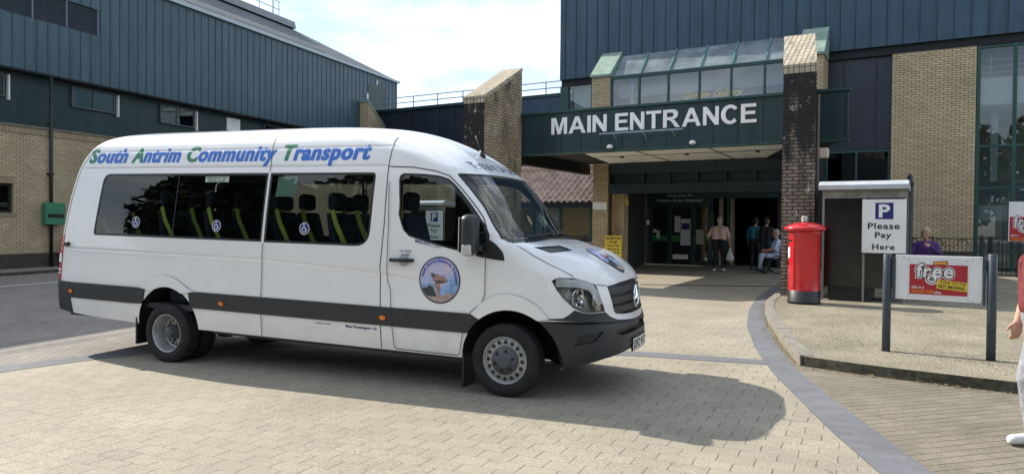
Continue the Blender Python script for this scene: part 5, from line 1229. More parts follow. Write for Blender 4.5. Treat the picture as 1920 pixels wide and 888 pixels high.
# wheels
def tyre(mb, yo, w, r=.347, rr=.222, s=-1):
    # profile from the outer bead across the tread to the inner bead; s is the outward direction along y
    pr = [(rr, .012), (rr + .02, -.004), (r - .06, -.012), (r - .025, 0), (r - .006, .018)]
    for k in range(5):
        y = .022 + k * (w - .044) / 5; d = (w - .044) / 5
        pr += [(r, y), (r, y + d * .78), (r - .009, y + d * .8), (r - .009, y + d * .98)]
    pr += [(r - .006, w - .018), (r - .025, w), (r - .06, w + .012), (rr + .02, w + .004), (rr, w - .012)]
    mb.lathe([(a, yo - s * b) for a, b in pr], (0, 0, 0), 48, 'y')
def wheel(cu, cz, sd, front):
    w = empty('wheel', (cu, 0, cz), parent=bus)
    yo = sd * (.955 if front else .975)
    mb = MB(); tyre(mb, yo, .195, s=sd)
    if not front: tyre(mb, yo - sd * .255, .195, s=sd)
    mb.build('tyre', M_tyre, w)
    L_ = lambda pr: [(a, yo - sd * b) for a, b in pr]
    mb = MB()
    if front:
        mb.lathe(L_([(.224, .02), (.226, .006), (.219, .002), (.209, .014), (.203, .035), (.196, .028), (.16, .022), (.13, .02), (0, .018)]), (0, 0, 0), 48, 'y'); hr, hd_, hs = .174, .0215, .020
    else:
        mb.lathe(L_([(.224, .02), (.226, .006), (.219, .002), (.209, .016), (.203, .07), (.192, .085), (.188, .15), (.17, .165), (.14, .155), (.08, .15), (0, .15)]), (0, 0, 0), 48, 'y'); hr, hd_, hs = .150, .155, .0165
    rim = mb.build('rim', M_alloy, w)
    for k in range(16):
        a = 2 * PI * k / 16; mb = MB(); mb.lathe([(hs, 0), (hs * .9, -.002), (0, -.002)], (hr * math.cos(a), yo - sd * hd_ + sd * .0008, hr * math.sin(a)), 12, 'y'); mb.build('vent_hole', M_black, w)
    mb = MB()
    if front: pr = [(.132, .022), (.134, -.004), (.125, -.016), (.075, -.020), (.07, -.030), (.055, -.034), (0, -.034)]
    else: pr = [(.085, .152), (.085, .12), (.07, .10), (.055, .06), (.05, .03), (.035, .025), (0, .025)]
    mb.lathe(L_(pr), (0, 0, 0), 40, 'y'); cap = mb.build('hub', M_hub, w)
    for k in range(6):
        mb = MB(); a = 2 * PI * k / 6 + .3; r_ = .098 if front else .105
        y0 = yo + sd * .014 if front else yo - sd * .15
        mb.lathe([(.015, 0), (.015, sd * .018), (.010, sd * .020), (0, sd * .020)], (r_ * math.cos(a), y0, r_ * math.sin(a)), 6, 'y', smooth=False)
        if front: mb.lathe([(.026, sd * .004), (.017, sd * .006)], (r_ * math.cos(a), y0 - sd * .003, r_ * math.sin(a)), 14, 'y')
        mb.build('wheel_nut', M_black, w)
    if front: w.rotation_euler = (0, 0, math.radians(0))
for sd in (-1, 1):
    wheel(4.325, .420, sd, True); wheel(0.0, .325, sd, False)
mb = MB(); mb.tube([(0, -.9, .325), (0, .9, .325)], .06, 10); mb.tube([(4.325, -.85, .42), (4.325, .85, .42)], .05, 10); mb.lathe([(.0, -.2), (.16, -.12), (.18, 0), (.16, .12), (0, .2)], (0, 0, .33), 16, 'y'); mb.build('axle', M_black, bus)
for sd in (-1, 1):
    mb = MB(); mb.box((-.50, sd * .66, .16), (-.475, sd * .97, .60)); mb.build('mud_flap', M_black, bus)
    mb = MB(); mb.box((3.885, sd * .72, .12), (3.905, sd * .965, .46)); mb.build('mud_flap', M_black, bus)
# cabin
mb = MB(); mb.box((3.92, -.80, 1.10), (4.42, .80, 1.40)); mb.box((4.1, -.78, 1.40), (4.40, .78, 1.47)); mb.box((3.80, -.64, 1.40), (4.15, -.24, 1.50)); mb.build('dashboard', M_seat, bus, bevel=.04)
mb = MB(); cs = Vector((3.72, -.45, 1.46)); q = Vector((-.75, 0, .66)).to_track_quat('Z', 'Y')
mb.tube([cs + q @ Vector((.2 * math.cos(a), .2 * math.sin(a), 0)) for a in np.linspace(0, 2 * PI, 29)[:-1]], .016, 8, closed=True)
for a in (0, 2.1, 4.2): mb.bar(cs, cs + q @ Vector((.19 * math.cos(a), .19 * math.sin(a), 0)), .04, .02)
mb.build('steering_wheel', M_black, bus)
def seat(u, y, wdt, z0, top, lean=.14, belt=True, head=True, name='seat'):
    st = empty(name, (u, y, z0), parent=bus)
    mb = MB(); mb.box((-.02, -wdt / 2, .28), (.44, wdt / 2, .44)); mb.box((.05, -wdt / 2 + .05, 0), (.35, wdt / 2 - .05, .28)); mb.build('cushion', M_seat, st, bevel=.04)
    H = top - z0
    mb = MB(); mb.add([(-.02, -wdt / 2, .40), (.10, -wdt / 2, .40), (.10, wdt / 2, .40), (-.02, wdt / 2, .40), (-.02 - lean, -wdt / 2 * .86, H), (.05 - lean, -wdt / 2 * .86, H), (.05 - lean, wdt / 2 * .86, H), (-.02 - lean, wdt / 2 * .86, H)], [(0, 3, 2, 1), (4, 5, 6, 7), (0, 1, 5, 4), (1, 2, 6, 5), (2, 3, 7, 6), (3, 0, 4, 7)]); mb.build('backrest', M_seat, st, bevel=.05)
    if head:
        mb = MB(); mb.box((-.05 - lean, -.13, H + .02), (.05 - lean, .13, H + .22)); mb.build('headrest', M_seat, st, bevel=.06)
    if belt:
        mb = MB(); y0 = -wdt / 2 * .80
        ln = [(.06 - lean, y0 * .95, H + .03), (.09 - lean * .8, y0, H - .12), (.135 - lean * .4, y0 + .04, H - .36), (.15, y0 + .09, .52)]
        for a, b in zip(ln[:-1], ln[1:]): mb.bar(a, b, .055, .012, up=(0, 1, 0))
        mb.build('seat_belt', M_lime, st)
seat(3.12, -.45, .52, .66, 1.80, belt=False, name='driver_seat')
for u in (2.28, 1.52, .52, -.22):
    for y in (-.62, -.18, .62): seat(u, y, .43, .66, 1.78)
seat(-1.25, -.62, .43, .66, 1.70); seat(-1.25, -.18, .43, .66, 1.70); seat(-1.25, .62, .43, .66, 1.70)
mb = MB(); mb.tube([(3.0, -.66, .7), (3.0, -.70, 2.2)], .02, 8); mb.build('grab_pole', M_yellow, bus)
# ================================================================== street furniture
def ground_pt(x, y, path=False): return Vector((x, y, G(x, y) + (0.12 if path else 0.004)))
# red pillar box
pb = empty('pillar_box', ground_pt(5.54, 13.62, True), math.radians(-97), 'red pillar post box with black base in front of the brick fin', 'post box')
mb = MB(); mb.lathe([(0, 0), (.295, 0), (.295, .05), (.288, .06), (.288, .245), (.282, .25)], n=40); mb.build('base', M_black, pb)
mb = MB(); mb.lathe([(.282, .25), (.279, .27), (.279, 1.30), (.292, 1.315), (.292, 1.345), (.280, 1.36)], n=44)
for a in (-.62, .62):
    ang = -PI / 2 + a; mb.bar((.281 * math.cos(ang), .281 * math.sin(ang), .3), (.281 * math.cos(ang), .281 * math.sin(ang), 1.28), .03, .02)
mb.build('body', M_red, pb)
mb = MB(); mb.lathe([(.28, 1.352), (.335, 1.365), (.372, 1.39), (.374, 1.425), (.355, 1.44), (.30, 1.475), (.20, 1.51), (.09, 1.53), (0, 1.535)], n=44); mb.build('cap', M_red, pb)
mb = MB(); mb.lathe([(.283, .30), (.286, .31), (.286, 1.26), (.283, 1.27)], n=16, a0=-PI / 2 - .55, a1=-PI / 2 + .55); mb.build('door', M_red, pb)
mb = MB(); mb.lathe([(.289, 1.16), (.289, 1.205)], n=10, a0=-PI / 2 - .42, a1=-PI / 2 + .42); mb.build('slot', M_black, pb)
mb = MB(); mb.lathe([(.2895, .86), (.2895, 1.06)], n=8, a0=-PI / 2 - .28, a1=-PI / 2 + .22); mb.build('collection_plate', M_white, pb)
mb = MB(); mb.box((-.05, -.31, .72), (.0, -.28, .78)); mb.build('lock', M_black, pb)
tp = empty('ornament', ground_pt(5.52, 13.60, True) + Vector((0, 0, 1.535)), 0.4, 'small crumpled white ornament sitting on top of the red pillar box', 'ornament')
mb = MB()
random.seed(3)
for i in range(9):
    a = random.random() * 6.28; r = random.uniform(.02, .05); mb.lathe([(0, -.03), (.022, -.018), (.03, 0), (.022, .018), (0, .03)], (r * math.cos(a), r * math.sin(a), random.uniform(.03, .10)), 8)
mb.lathe([(0, -.01), (.05, 0), (.055, .03), (.03, .07), (0, .09)], n=12)
mb.build('crumple', plain('greyish_wool', (.45, .45, .44), .9, amp=.2, scale=30), tp)

# pay station shelter
ks = empty('pay_shelter', ground_pt(6.12, 14.22, True), FA, 'grey glazed pay station shelter with flat metal roof on the footpath', 'shelter')
KW, KD = 1.47, 1.05
mb = MB()
for x in (0.02, .745, KW - .02): mb.box((x - .02, 0, 0), (x + .02, .045, 2.16))
for x in (0.02, KW - .02): mb.box((x - .02, KD - .045, 0), (x + .02, KD, 2.16))
for z in (2.02, 2.14): mb.box((.04, .003, z - .02), (KW - .04, .04, z + .02))
mb.build('frame', plain('brushed_frame', (.24, .235, .22), .45, metal=.3, amp=.2), ks)
mb = MB(); mb.prism([(-.12, 2.165), (KD + .1, 2.165), (KD + .1, 2.24), (KD - .1, 2.31), (.03, 2.33), (-.12, 2.25)], -.06, KW + .02, 'yz'); mb.build('roof', plain('pale_metal_roof', (.45, .47, .50), .4, amp=.12), ks)
M_poly = plain('scratched_panel', (.16, .165, .17), .35, amp=.35, scale=5)
mb = MB(); mb.box((.04, .015, .28), (.725, .024, 2.0)); mb.box((.765, .015, .28), (KW - .04, .024, 2.0)); mb.box((.04, KD - .03, .2), (KW - .04, KD - .02, 2.1)); mb.box((.014, .05, .2), (.022, KD - .05, 2.1)); mb.box((KW - .022, .05, .2), (KW - .014, KD - .05, 2.1)); 
mb.build('glazing', glass('scratched_glazing', (.40, .41, .42), 1.45, rough=.2, base=.03), ks)
mb = MB(); mb.box((.045, .005, 2.045), (KW - .045, .03, 2.118)); mb.build('header', plain('mossy_header', (.22, .22, .17), .7, amp=.4), ks)
mb = MB(); mb.box((.14, .30, .30), (.95, .75, 1.78)); mc = mb.build('ticket_machine', plain('grey_machine', (.24, .24, .25), .5, amp=.4), ks, bevel=.02)
mb = MB(); mb.box((.13, .07, 0), (.90, .76, .295)); mb.build('base', M_black, mc)
ps = empty('pay_sign', ks.matrix_basis @ Vector((0, 0, 0)), FA, 'white parking sign reading Please Pay Here fixed to the shelter', 'sign')
ps.location = ks.location + fa * .715 - fd * .05 + Vector((0, 0, .95))
SW, SH = .75, 1.02
mb = MB(); mb.box((0, 0, 0), (SW, .03, SH)); mb.build('board', M_white, ps, bevel=.008)
mb = MB(); mb.box((-.012, .005, -.012), (SW + .012, .028, .0)); mb.box((-.012, .005, 0), (-.0005, .028, SH)); mb.box((SW + .0005, .005, 0), (SW + .012, .028, SH)); mb.build('frame', M_black, ps)
mb = MB(); mb.box((.225, -.004, .645), (.53, .001, .955)); mb.build('panel', M_blue, ps)
mb = MB(); fit(mb, 'P', .285, .475, .675, .925, lambda x, z: (x, -.007, z), bold=.03)
mb.build('parking_letter', M_white, ps, recalc=False)
mb = MB(); F_ = lambda x, z: (x, -.003, z)
for w_, a0, a1, z0_, z1_ in (('Please', .10, .64, .455, .575), ('Pay', .225, .505, .255, .40), ('Here', .18, .56, .065, .175)):
    mb = MB(); fit(mb, w_, a0, a1, z0_, z1_, F_, bold=.022, spacing=1.1); mb.build('lettering', M_ink, ps, recalc=False)
ks2 = copy_tree(ks); ps2 = copy_tree(ps)
k2 = Vector((-3.62, 25.6, 0)); k2.z = G(k2.x, k2.y) + .05
off_ = ps.location - ks.location
ks2.location = k2; ps2.location = k2 + off_
tag(ks2, 'second pay shelter standing far behind, seen through the cab windows of the minibus', 'shelter'); tag(ps2, 'white parking sign on the far shelter, seen through the cab windows', 'sign')
bp = empty('black_post', ground_pt(8.82, 16.0, True), 0, 'slim black post with pointed finial behind the pay shelter', 'post')
mb = MB(); mb.tube([(0, 0, 0), (0, 0, .9), (0, 0, .92), (0, 0, 2.35)], [.10, .10, .075, .07], 12); mb.build('shaft', M_black, bp)
mb = MB(); mb.lathe([(.055, 2.35), (.085, 2.37), (.085, 2.42), (.05, 2.45), (.06, 2.52), (.03, 2.58), (0, 2.62)], n=14); mb.build('finial', M_black, bp)

# smoke free notice boards
def poster(parent, x0, x1, z0, z1, y, d):
    """red poster with its slogan; x0..x1, z0..z1 in the board plane, y the front, d the layer step"""
    W_, H_ = x1 - x0, z1 - z0
    X = lambda f: x0 + f * W_
    Z = lambda f: z0 + f * H_
    mb = MB(); mb.quad((X(0), y, Z(0)), (X(1), y, Z(0)), (X(1), y, Z(1)), (X(0), y, Z(1))); p_ = mb.build('poster', M_signred, parent, recalc=False)
    mats = [M_white, plain('poster_maroon', (.06, .012, .02), .5), M_orange, M_yellow, M_ink, M_blue]
    mb = MB(); lay = [0]
    def put(txt, cx_, cz_, w, h, mi, bold=0.0, ang=0.0, shear=0.0, sp=1.0):
        lay[0] += 1; yy = y - d * lay[0]
        v0, _ = text_geo(txt, 1.0, shear=shear, spacing=sp); vs, fs = text_geo(txt, 1.0, bold=bold, shear=shear, spacing=sp)
        ax, bx = min(v[0] for v in v0), max(v[0] for v in v0); az, bz = min(v[1] for v in v0), max(v[1] for v in v0)
        c, s_ = math.cos(ang), math.sin(ang); P_ = []
        for a, b in vs:
            q = ((a - ax) / (bx - ax) - .5) * w * W_; r = ((b - az) / (bz - az) - .5) * h * H_
            P_.append((X(cx_) + q * c - r * s_, yy, Z(cz_) + q * s_ + r * c))
        mb.add(P_, fs, mi)
    def rect(cx_, cz_, w, h, mi, ang):
        lay[0] += 1; yy = y - d * lay[0]; c, s_ = math.cos(ang), math.sin(ang); P_ = []
        for a, b in ((-.5, -.5), (.5, -.5), (.5, .5), (-.5, .5)):
            q, r = a * w * W_, b * h * H_; P_.append((X(cx_) + q * c - r * s_, yy, Z(cz_) + q * s_ + r * c))
        mb.add(P_, [(0, 1, 2, 3)], mi)
    def circ(cx_, cz_, r, mi):
        lay[0] += 1; yy = y - d * lay[0]; mb.add([(X(cx_) + r * H_ * math.cos(2 * PI * i / 24), yy, Z(cz_) + r * H_ * math.sin(2 * PI * i / 24)) for i in range(24)], [tuple(range(24))], mi)
    put('free', .44, .80, .62, .44, 0, bold=.105, shear=.1, sp=1.12); circ(.395, .53, .20, 0)
    put('free', .44, .80, .62, .44, 1, bold=.07, shear=.1, sp=1.12); circ(.395, .53, .165, 1)
    rect(.54, 1.06, .25, .12, 1, .12); rect(.54, 1.06, .23, .09, 2, .12); put('smoke', .54, 1.06, .20, .07, 3, bold=.02, ang=.12)
    put('free', .44, .80, .62, .44, 0, bold=.022, shear=.1, sp=1.12); circ(.395, .53, .135, 0)
    put('&', .395, .53, .10, .14, 4, bold=.02)
    rect(.74, .33, .52, .29, 3, -.085); put('THANK YOU FOR', .75, .405, .45, .085, 4, bold=.02, ang=-.085); put('NOT SMOKING', .73, .275, .45, .10, 4, bold=.035, ang=-.085)
    put('this is a', .15, .24, .22, .085, 0, bold=.02); put('SMOKE FREE', .235, .10, .39, .10, 2, bold=.035); put('site', .50, .09, .11, .085, 0, bold=.02)
    mb.build('slogan', mats, p_, recalc=False)
pl_ = ground_pt(4.49, 8.60, True); pr_ = ground_pt(5.36, 8.02, True)
sd_ = pr_ - pl_; SA = math.atan2(sd_.y, sd_.x); SL = math.hypot(sd_.x, sd_.y)
ss = empty('notice_board', pl_, SA, 'white smoke free notice board with red poster between two slate posts', 'sign')
for x, hgt in ((0, 1.16), (SL, 1.19)):
    mb = MB(); mb.tube([(x, 0, -.05), (x, 0, hgt - .01), (x, 0, hgt)], [.047, .047, .040], 16); mb.build('post', M_postblue, ss)
for x0_ in (.06, SL - .085):
    mb = MB(); mb.box((x0_, -.03, .61), (x0_ + .025, .05, 1.13)); mb.build('bracket', M_postblue, ss)
b0, b1 = .09, SL - .092
mb = MB(); mb.box((b0, -.012, .635), (b1, .006, 1.155)); bd = mb.build('board', M_white, ss, bevel=.004)
BW = b1 - b0
mb = MB()
for fx, fz in ((.02, .97), (.10, .93), (.16, .91), (.83, .90), (.89, .91), (.98, .96), (.16, .10), (.845, .06), (.90, .03), (.99, .02)): mb.tube([(b0 + BW * fx, -.016, .635 + .52 * fz), (b0 + BW * fx, -.010, .635 + .52 * fz)], .0055, 8)
mb.build('screw', M_black, bd)
mb = MB(); mb.box((b0 + BW * .145, -.0145, .635 + .52 * .06), (b0 + BW * .855, -.0122, .635 + .52 * .96)); mb.build('sheet', plain('poster_white', (.74, .74, .75), .4), bd)
poster(bd, b0 + BW * .167, b0 + BW * .838, .635 + .52 * .13, .635 + .52 * .80, -.0155, .0006)
bn = empty('smoke_free_banner', FW(4.52, 8.55), FA, 'smoke free banner hanging on the railing at the right edge, cut by the frame', 'banner')
mb = MB(); mb.box((0, 0, 1.12), (.86, .012, 2.22)); mb.build('sheet', M_white, bn)
poster(bn, .02, .84, 1.13, 1.80, -.004, .0008)
mb = MB(); mb.box((.2, .015, .1), (.24, .05, 2.2)); mb.box((.66, .015, .1), (.70, .05, 2.2)); mb.build('stake', M_black, bn)

# railings
def railing(name, s0, s1, t, z1, label, hoops):
    r = empty(name, FW(s0, t), FA, label, 'railing', 'black hooped railings'); L_ = s1 - s0
    mb = MB(); mb.bar((0, 0, z1), (L_, 0, z1), .03, .03); mb.bar((0, 0, .14), (L_, 0, .14), .04, .03); mb.bar((0, 0, z1 - .22), (L_, 0, z1 - .22), .03, .02); mb.build('rail', M_black, r)
    mb = MB(); x = 0.05
    while x < L_: mb.bar((x, 0, .14), (x, 0, z1 - .001), .016); x += .105
    mb.build('bars', M_black, r)
    if hoops:
        x = .3
        while x < L_ - .2: mb = MB(); mb.tube([(x + .14 * math.cos(a), -.012, z1 - .20 + .17 * math.sin(a)) for a in np.linspace(0, PI, 10)], .012, 6); mb.build('hoop', M_black, r); x += .62
    for x in (0, L_ / 2, L_): mb = MB(); mb.box((x - .025, -.025, 0), (x + .025, .025, z1 + .06)); mb.build('post', M_black, r)
railing('hooped_railing', 1.3, 4.1, 8.9, 1.18, 'black hooped railing in front of the buff brick panel', True)
railing('hooped_railing', 4.15, 7.2, 8.9, 1.18, 'black railing under the smoke free banner at the right edge', True)
railing('hooped_railing', -9.2, -6.99, 5.6, 1.18, 'black railing left of the entrance behind the minibus bonnet', False)
# yellow notice by the door
yn = empty('warning_notice', FW(-6.44, 5.85), FA, 'yellow notice with black lettering on a board left of the entrance', 'sign')
mb = MB(); mb.box((0, 0, .36), (.58, .02, 1.20)); mb.build('board', M_yellow, yn)
mb = MB(); mb.box((0.002, -.004, .361), (.578, .0, .52)); mb.build('lower_panel', plain('grey_notice', (.45, .44, .36), .6), yn)
for tx, z0, z1, w in (('RECEPTION', 1.07, 1.15, .50), ('STOP', .95, 1.03, .28), ('Please Keep', .84, .91, .42), ('this entrance', .74, .80, .40), ('Clear at all', .63, .70, .42), ('times', .555, .60, .2)):
    mb = MB(); fit(mb, tx, .29 - w / 2, .29 + w / 2, z0, z1, lambda x, z: (x, -.003, z), bold=.03); mb.build('lettering', M_ink, yn, recalc=False)
mb = MB(); mb.box((.05, .021, 0), (.09, .05, 1.15)); mb.box((.49, .021, 0), (.53, .05, 1.15)); mb.build('leg', M_black, yn)
# green cabinet and bin on the left wall
gb = empty('wall_cabinet', LW(1.38, 0, 1.53), LA, 'green metal cabinet on the brick wall beside the drainpipe', 'cabinet')
mb = MB(); mb.box((0, -.20, 0), (.68, -.002, .74)); mb.build('case', M_boxgreen, gb, bevel=.015)
mb = MB(); mb.box((.06, -.206, .23), (.62, -.196, .36)); mb.build('slot', M_ink, gb)
mb = MB(); mb.box((.03, -.204, .43), (.65, -.199, .68)); mb.build('upper_door', M_boxgreen, gb)
bi = empty('wheeled_bin', LW(2.1, -.62), LA, 'dark wheeled bin against the brick wall behind the back of the minibus', 'bin')
mb = MB(); mb.add([(-.2, -.22, .06), (.2, -.22, .06), (.2, .2, .06), (-.2, .2, .06), (-.28, -.29, .96), (.28, -.29, .96), (.28, .3, .96), (-.28, .3, .96)], [(0, 3, 2, 1), (4, 5, 6, 7), (0, 1, 5, 4), (1, 2, 6, 5), (2, 3, 7, 6), (3, 0, 4, 7)]); mb.build('body', plain('dark_bin', (.02, .022, .022), .5), bi, bevel=.02)
mb = MB(); mb.prism([(-.32, .965), (.33, .965), (.33, 1.0), (.0, 1.06), (-.32, 1.0)], -.30, .30, 'yz'); mb.build('lid', plain('dark_lid', (.03, .02, .02), .5), bi)
for s_ in (-1, 1):
    mb = MB(); mb.lathe([(0, -.025), (.10, -.025), (.10, .025), (0, .025)], (s_ * .23, .24, .10), 16, 'x'); mb.build('wheel', M_black, bi)

# ================================================================== people
def capsules_mesh(caps, voxel, name):
    bm = bmesh.new()
    for p0, r0, p1, r1, lab in caps:
        p0, p1 = Vector(p0), Vector(p1); n = 14
        d = p1 - p0; L_ = d.length
        q = d.to_track_quat('Z', 'Y') if L_ > 1e-6 else None
        if q is None: q = Vector((0, 0, 1)).to_track_quat('Z', 'Y')
        rings = []
        for k in range(1, 5): a = -PI / 2 + k * PI / 8; rings.append((r0 * math.cos(a), r0 * math.sin(a)))
        for k in range(0, 4): a = k * PI / 8; rings.append((r1 * math.cos(a), L_ + r1 * math.sin(a)))
        vs = [[bm.verts.new(p0 + q @ Vector((r * math.cos(2 * PI * j / n), r * math.sin(2 * PI * j / n), h))) for j in range(n)] for r, h in rings]
        for i in range(len(vs) - 1):
            for j in range(n): bm.faces.new((vs[i][j], vs[i][(j + 1) % n], vs[i + 1][(j + 1) % n], vs[i + 1][j]))
        bm.faces.new(vs[0][::-1]); bm.faces.new(vs[-1])
    me = bpy.data.meshes.new(name); bm.to_mesh(me); bm.free()
    o = bpy.data.objects.new(name, me); COL.objects.link(o)
    m = o.modifiers.new('r', 'REMESH'); m.mode = 'VOXEL'; m.voxel_size = voxel
    s_ = o.modifiers.new('s', 'SMOOTH'); s_.factor = .5; s_.iterations = 3
    dg = bpy.context.evaluated_depsgraph_get(); dg.update()
    out_ = bpy.data.meshes.new_from_object(o.evaluated_get(dg)); bpy.data.objects.remove(o); bpy.data.meshes.remove(me)
    return out_
def body_obj(caps, mats, parent, voxel):
    me = capsules_mesh(caps, voxel, 'body'); labs = list(mats)
    me.materials.clear()
    for l in labs: me.materials.append(mats[l])
    A = np.array([c[0] for c in caps], float); B = np.array([c[2] for c in caps], float); RA = np.array([c[1] for c in caps]); RB = np.array([c[3] for c in caps])
    LI = [labs.index(c[4]) for c in caps]
    C_ = np.array([tuple(p.center) for p in me.polygons])
    D = B - A; LL = np.maximum((D * D).sum(1), 1e-9)
    t = np.clip(((C_[:, None, :] - A) * D).sum(2) / LL, 0, 1)
    dist = np.linalg.norm(C_[:, None, :] - (A + t[..., None] * D), axis=2) - (RA + (RB - RA) * t)
    me.polygons.foreach_set('material_index', [LI[i] for i in dist.argmin(1)]); me.polygons.foreach_set('use_smooth', [True] * len(me.polygons)); me.update()
    if 'sole' in labs:
        k = labs.index('sole')
        for p in me.polygons:
            if p.center.z < .022 and p.material_index == labs.index('shoe'): p.material_index = k
    o = bpy.data.objects.new('body', me); COL.objects.link(o); o.parent = parent
    return o
def hand(w, dirv, side, curl=.5, lab='skin', palm_n=None):
    """palm and five fingers from the wrist w along dirv; side is the thumb's side"""
    d = Vector(dirv).normalized(); s_ = Vector(side); s_ = (s_ - d * s_.dot(d)).normalized(); n = d.cross(s_)
    w = Vector(w); c = []
    for k, o_ in enumerate((-.027, -.009, .009, .027)): c.append((w + d * .01 + s_ * o_ * .7, .016, w + d * .085 + s_ * o_, .013, lab))
    for k, (o_, l) in enumerate(((.028, .068), (.010, .078), (-.009, .072), (-.027, .056))):
        b = w + d * .088 + s_ * o_; m = b + (d * math.cos(curl * .8) + n * math.sin(curl * .8)) * l * .55; e = m + (d * math.cos(curl * 1.9) + n * math.sin(curl * 1.9)) * l * .5
        c += [(b, .0095, m, .0088, lab), (m, .0088, e, .0075, lab)]
    b = w + d * .025 + s_ * .03; m = b + (d * .7 + s_ * .7 + n * .2).normalized() * .038; e = m + (d * .95 + s_ * .15 + n * .4).normalized() * .032
    c += [(b, .013, m, .011, lab), (m, .011, e, .009, lab)]
    return c
def head_caps(c, fwd, r=.092, hair=True):
    c = Vector(c); f = Vector(fwd).normalized(); up = Vector((0, 0, 1)); rt = f.cross(up).normalized()
    o = [(c - up * .015, r * .92, c + up * .045, r * .98, 'skin'), (c + f * .035 - up * .065, r * .55, c + f * .045 - up * .075, r * .48, 'skin'), (c - f * .03, r * .9, c - f * .03 + up * .03, r * .92, 'skin')]
    o += [(c + f * (r + .004) + up * .008, .010, c + f * (r + .020) - up * .022, .014, 'skin')]
    for s_ in (-1, 1): o += [(c + rt * s_ * r * .98 - up * .012 - f * .005, .012, c + rt * s_ * r * .99 + up * .018 - f * .015, .016, 'skin')]
    o += [(c + f * (r + .002) - up * .048 - rt * .022, .007, c + f * (r + .002) - up * .048 + rt * .022, .007, 'lip')]
    for s_ in (-1, 1): o += [(c + f * (r - .006) + rt * s_ * .032 + up * .012, .009, c + f * (r - .004) + rt * s_ * .032 + up * .012, .009, 'eye')]
    if hair: o += [(c - f * .035 + up * .05, r * .98, c - f * .02 + up * .062, r * .98, 'hair'), (c - f * .05, r * .86, c - f * .05 - up * .02, r * .80, 'hair'), (c + f * .03 + up * .078, r * .78, c - f * .02 + up * .085, r * .82, 'hair')]
    if hair == 'full':
        for s_ in (-1, 1): o += [(c + rt * s_ * r * .72 + up * .05, r * .5, c + rt * s_ * r * .8 - up * .05 - f * .03, r * .42, 'hair')]
        o += [(c + f * .055 + up * .072, r * .55, c + f * .03 + up * .09, r * .62, 'hair')]
    return o
M_eye = plain('eye', (.03, .03, .035), .2); M_lip = plain('lip', (.38, .15, .12), .5)
def person(loc, heading, label, caps, mats, voxel=.012, group=None):
    p = empty('person', loc, heading, label, 'person', group)
    m = {'skin': M_skin, 'eye': M_eye, 'lip': M_lip}; m.update(mats)
    body_obj(caps, m, p, voxel)
    return p
def standing(h=1.0, wide=1.0, stride=.16, bag=False, sleeve=True):
    """upright walking figure about 1.78 m tall at h = 1, y is forward"""
    c = []; W_ = wide
    for s_ in (-1, 1):
        st = stride * s_
        hip = (s_ * .09 * W_, 0, .92); kn = (s_ * .10, st * .5 + .03, .50); an_ = (s_ * .10, st - .05, .11)
        c += [(hip, .105 * W_, kn, .070, 'trousers'), (kn, .068, an_, .050, 'trousers'), ((an_[0], an_[1] - .02, .050), .044, (an_[0] + s_ * .015, an_[1] + .15, .040), .038, 'shoe'), ((an_[0], an_[1], .10), .045, (an_[0], an_[1] + .02, .06), .046, 'shoe')]
    for s_ in (-1, 1): c += [((s_ * .075 * W_, 0, .93), .125 * W_, (s_ * .08 * W_, 0, 1.0), .125 * W_, 'trousers'), ((s_ * .085 * W_, .02, 1.06), .128 * W_, (s_ * .09 * W_, .0, 1.34), .118 * W_, 'top'), ((s_ * .05, 0, 1.43), .085, (s_ * .17 * W_, -.005, 1.42), .072, 'top')]
    c += [((0, .05, 1.10), .13 * W_, (0, .03, 1.30), .12 * W_, 'top'), ((0, -.01, 1.46), .058, (0, .012, 1.57), .054, 'skin')]
    return c
# man in pink walking to the doors
c = standing(wide=1.22)
c += [((-.225, 0, 1.40), .072, (-.33, -.05, 1.20), .062, 'top'), ((-.33, -.05, 1.20), .048, (-.36, -.06, 1.13), .045, 'skin'), ((-.36, -.06, 1.13), .044, (-.35, .10, .98), .030, 'skin')]
c += hand((-.35, .10, .98), (.02, .5, -.8), (0, 1, .4), .5)
c += [((.225, 0, 1.40), .072, (.31, -.03, 1.18), .062, 'top'), ((.31, -.03, 1.18), .048, (.325, -.03, 1.11), .045, 'skin'), ((.325, -.03, 1.11), .044, (.335, .06, .88), .030, 'skin')]
c += hand((.335, .06, .88), (0, .1, -1), (-.2, 1, 0), 1.1)
c += head_caps((0, .02, 1.665), (0, 1, 0))
man = person(FW(-3.45, 8.5, None), FA, 'man in pale pink shirt and black trousers walking into the entrance with a bag', c, {'top': plain('pink_shirt', (.66, .45, .40), .8, amp=.12, bump=.8, bscale=9, bdist=.03), 'trousers': plain('black_trousers', (.012, .013, .018), .85), 'shoe': M_white, 'hair': M_hairgrey})
man.location.z = G(man.location.x, man.location.y) + .004
hb = man.matrix_basis @ Vector((.34, .07, .79))
hb = Vector(man.location) + fa * .34 + fd * .07 + Vector((0, 0, .77))
bag = empty('carrier_bag', hb, FA, 'white plastic carrier bag hanging from the hand of the man in pink', 'bag')
mb = MB(); N_ = 20; vs = []
random.seed(11)
pr = [(.012, 0.0), (.03, -.06), (.06, -.14), (.095, -.24), (.118, -.33), (.11, -.40), (.06, -.43), (0, -.435)]
for r, z in pr:
    for j in range(N_):
        a = 2 * PI * j / N_; k = 1 + random.uniform(-.12, .12); vs.append((r * 1.15 * k * math.cos(a), r * .5 * k * math.sin(a), z))
mb.add(vs, [(i * N_ + j, i * N_ + (j + 1) % N_, (i + 1) * N_ + (j + 1) % N_, (i + 1) * N_ + j) for i in range(len(pr) - 1) for j in range(N_)], 0, True)
mb.build('sack', plain('white_plastic', (.62, .62, .62), .35, amp=.15, scale=12), bag)
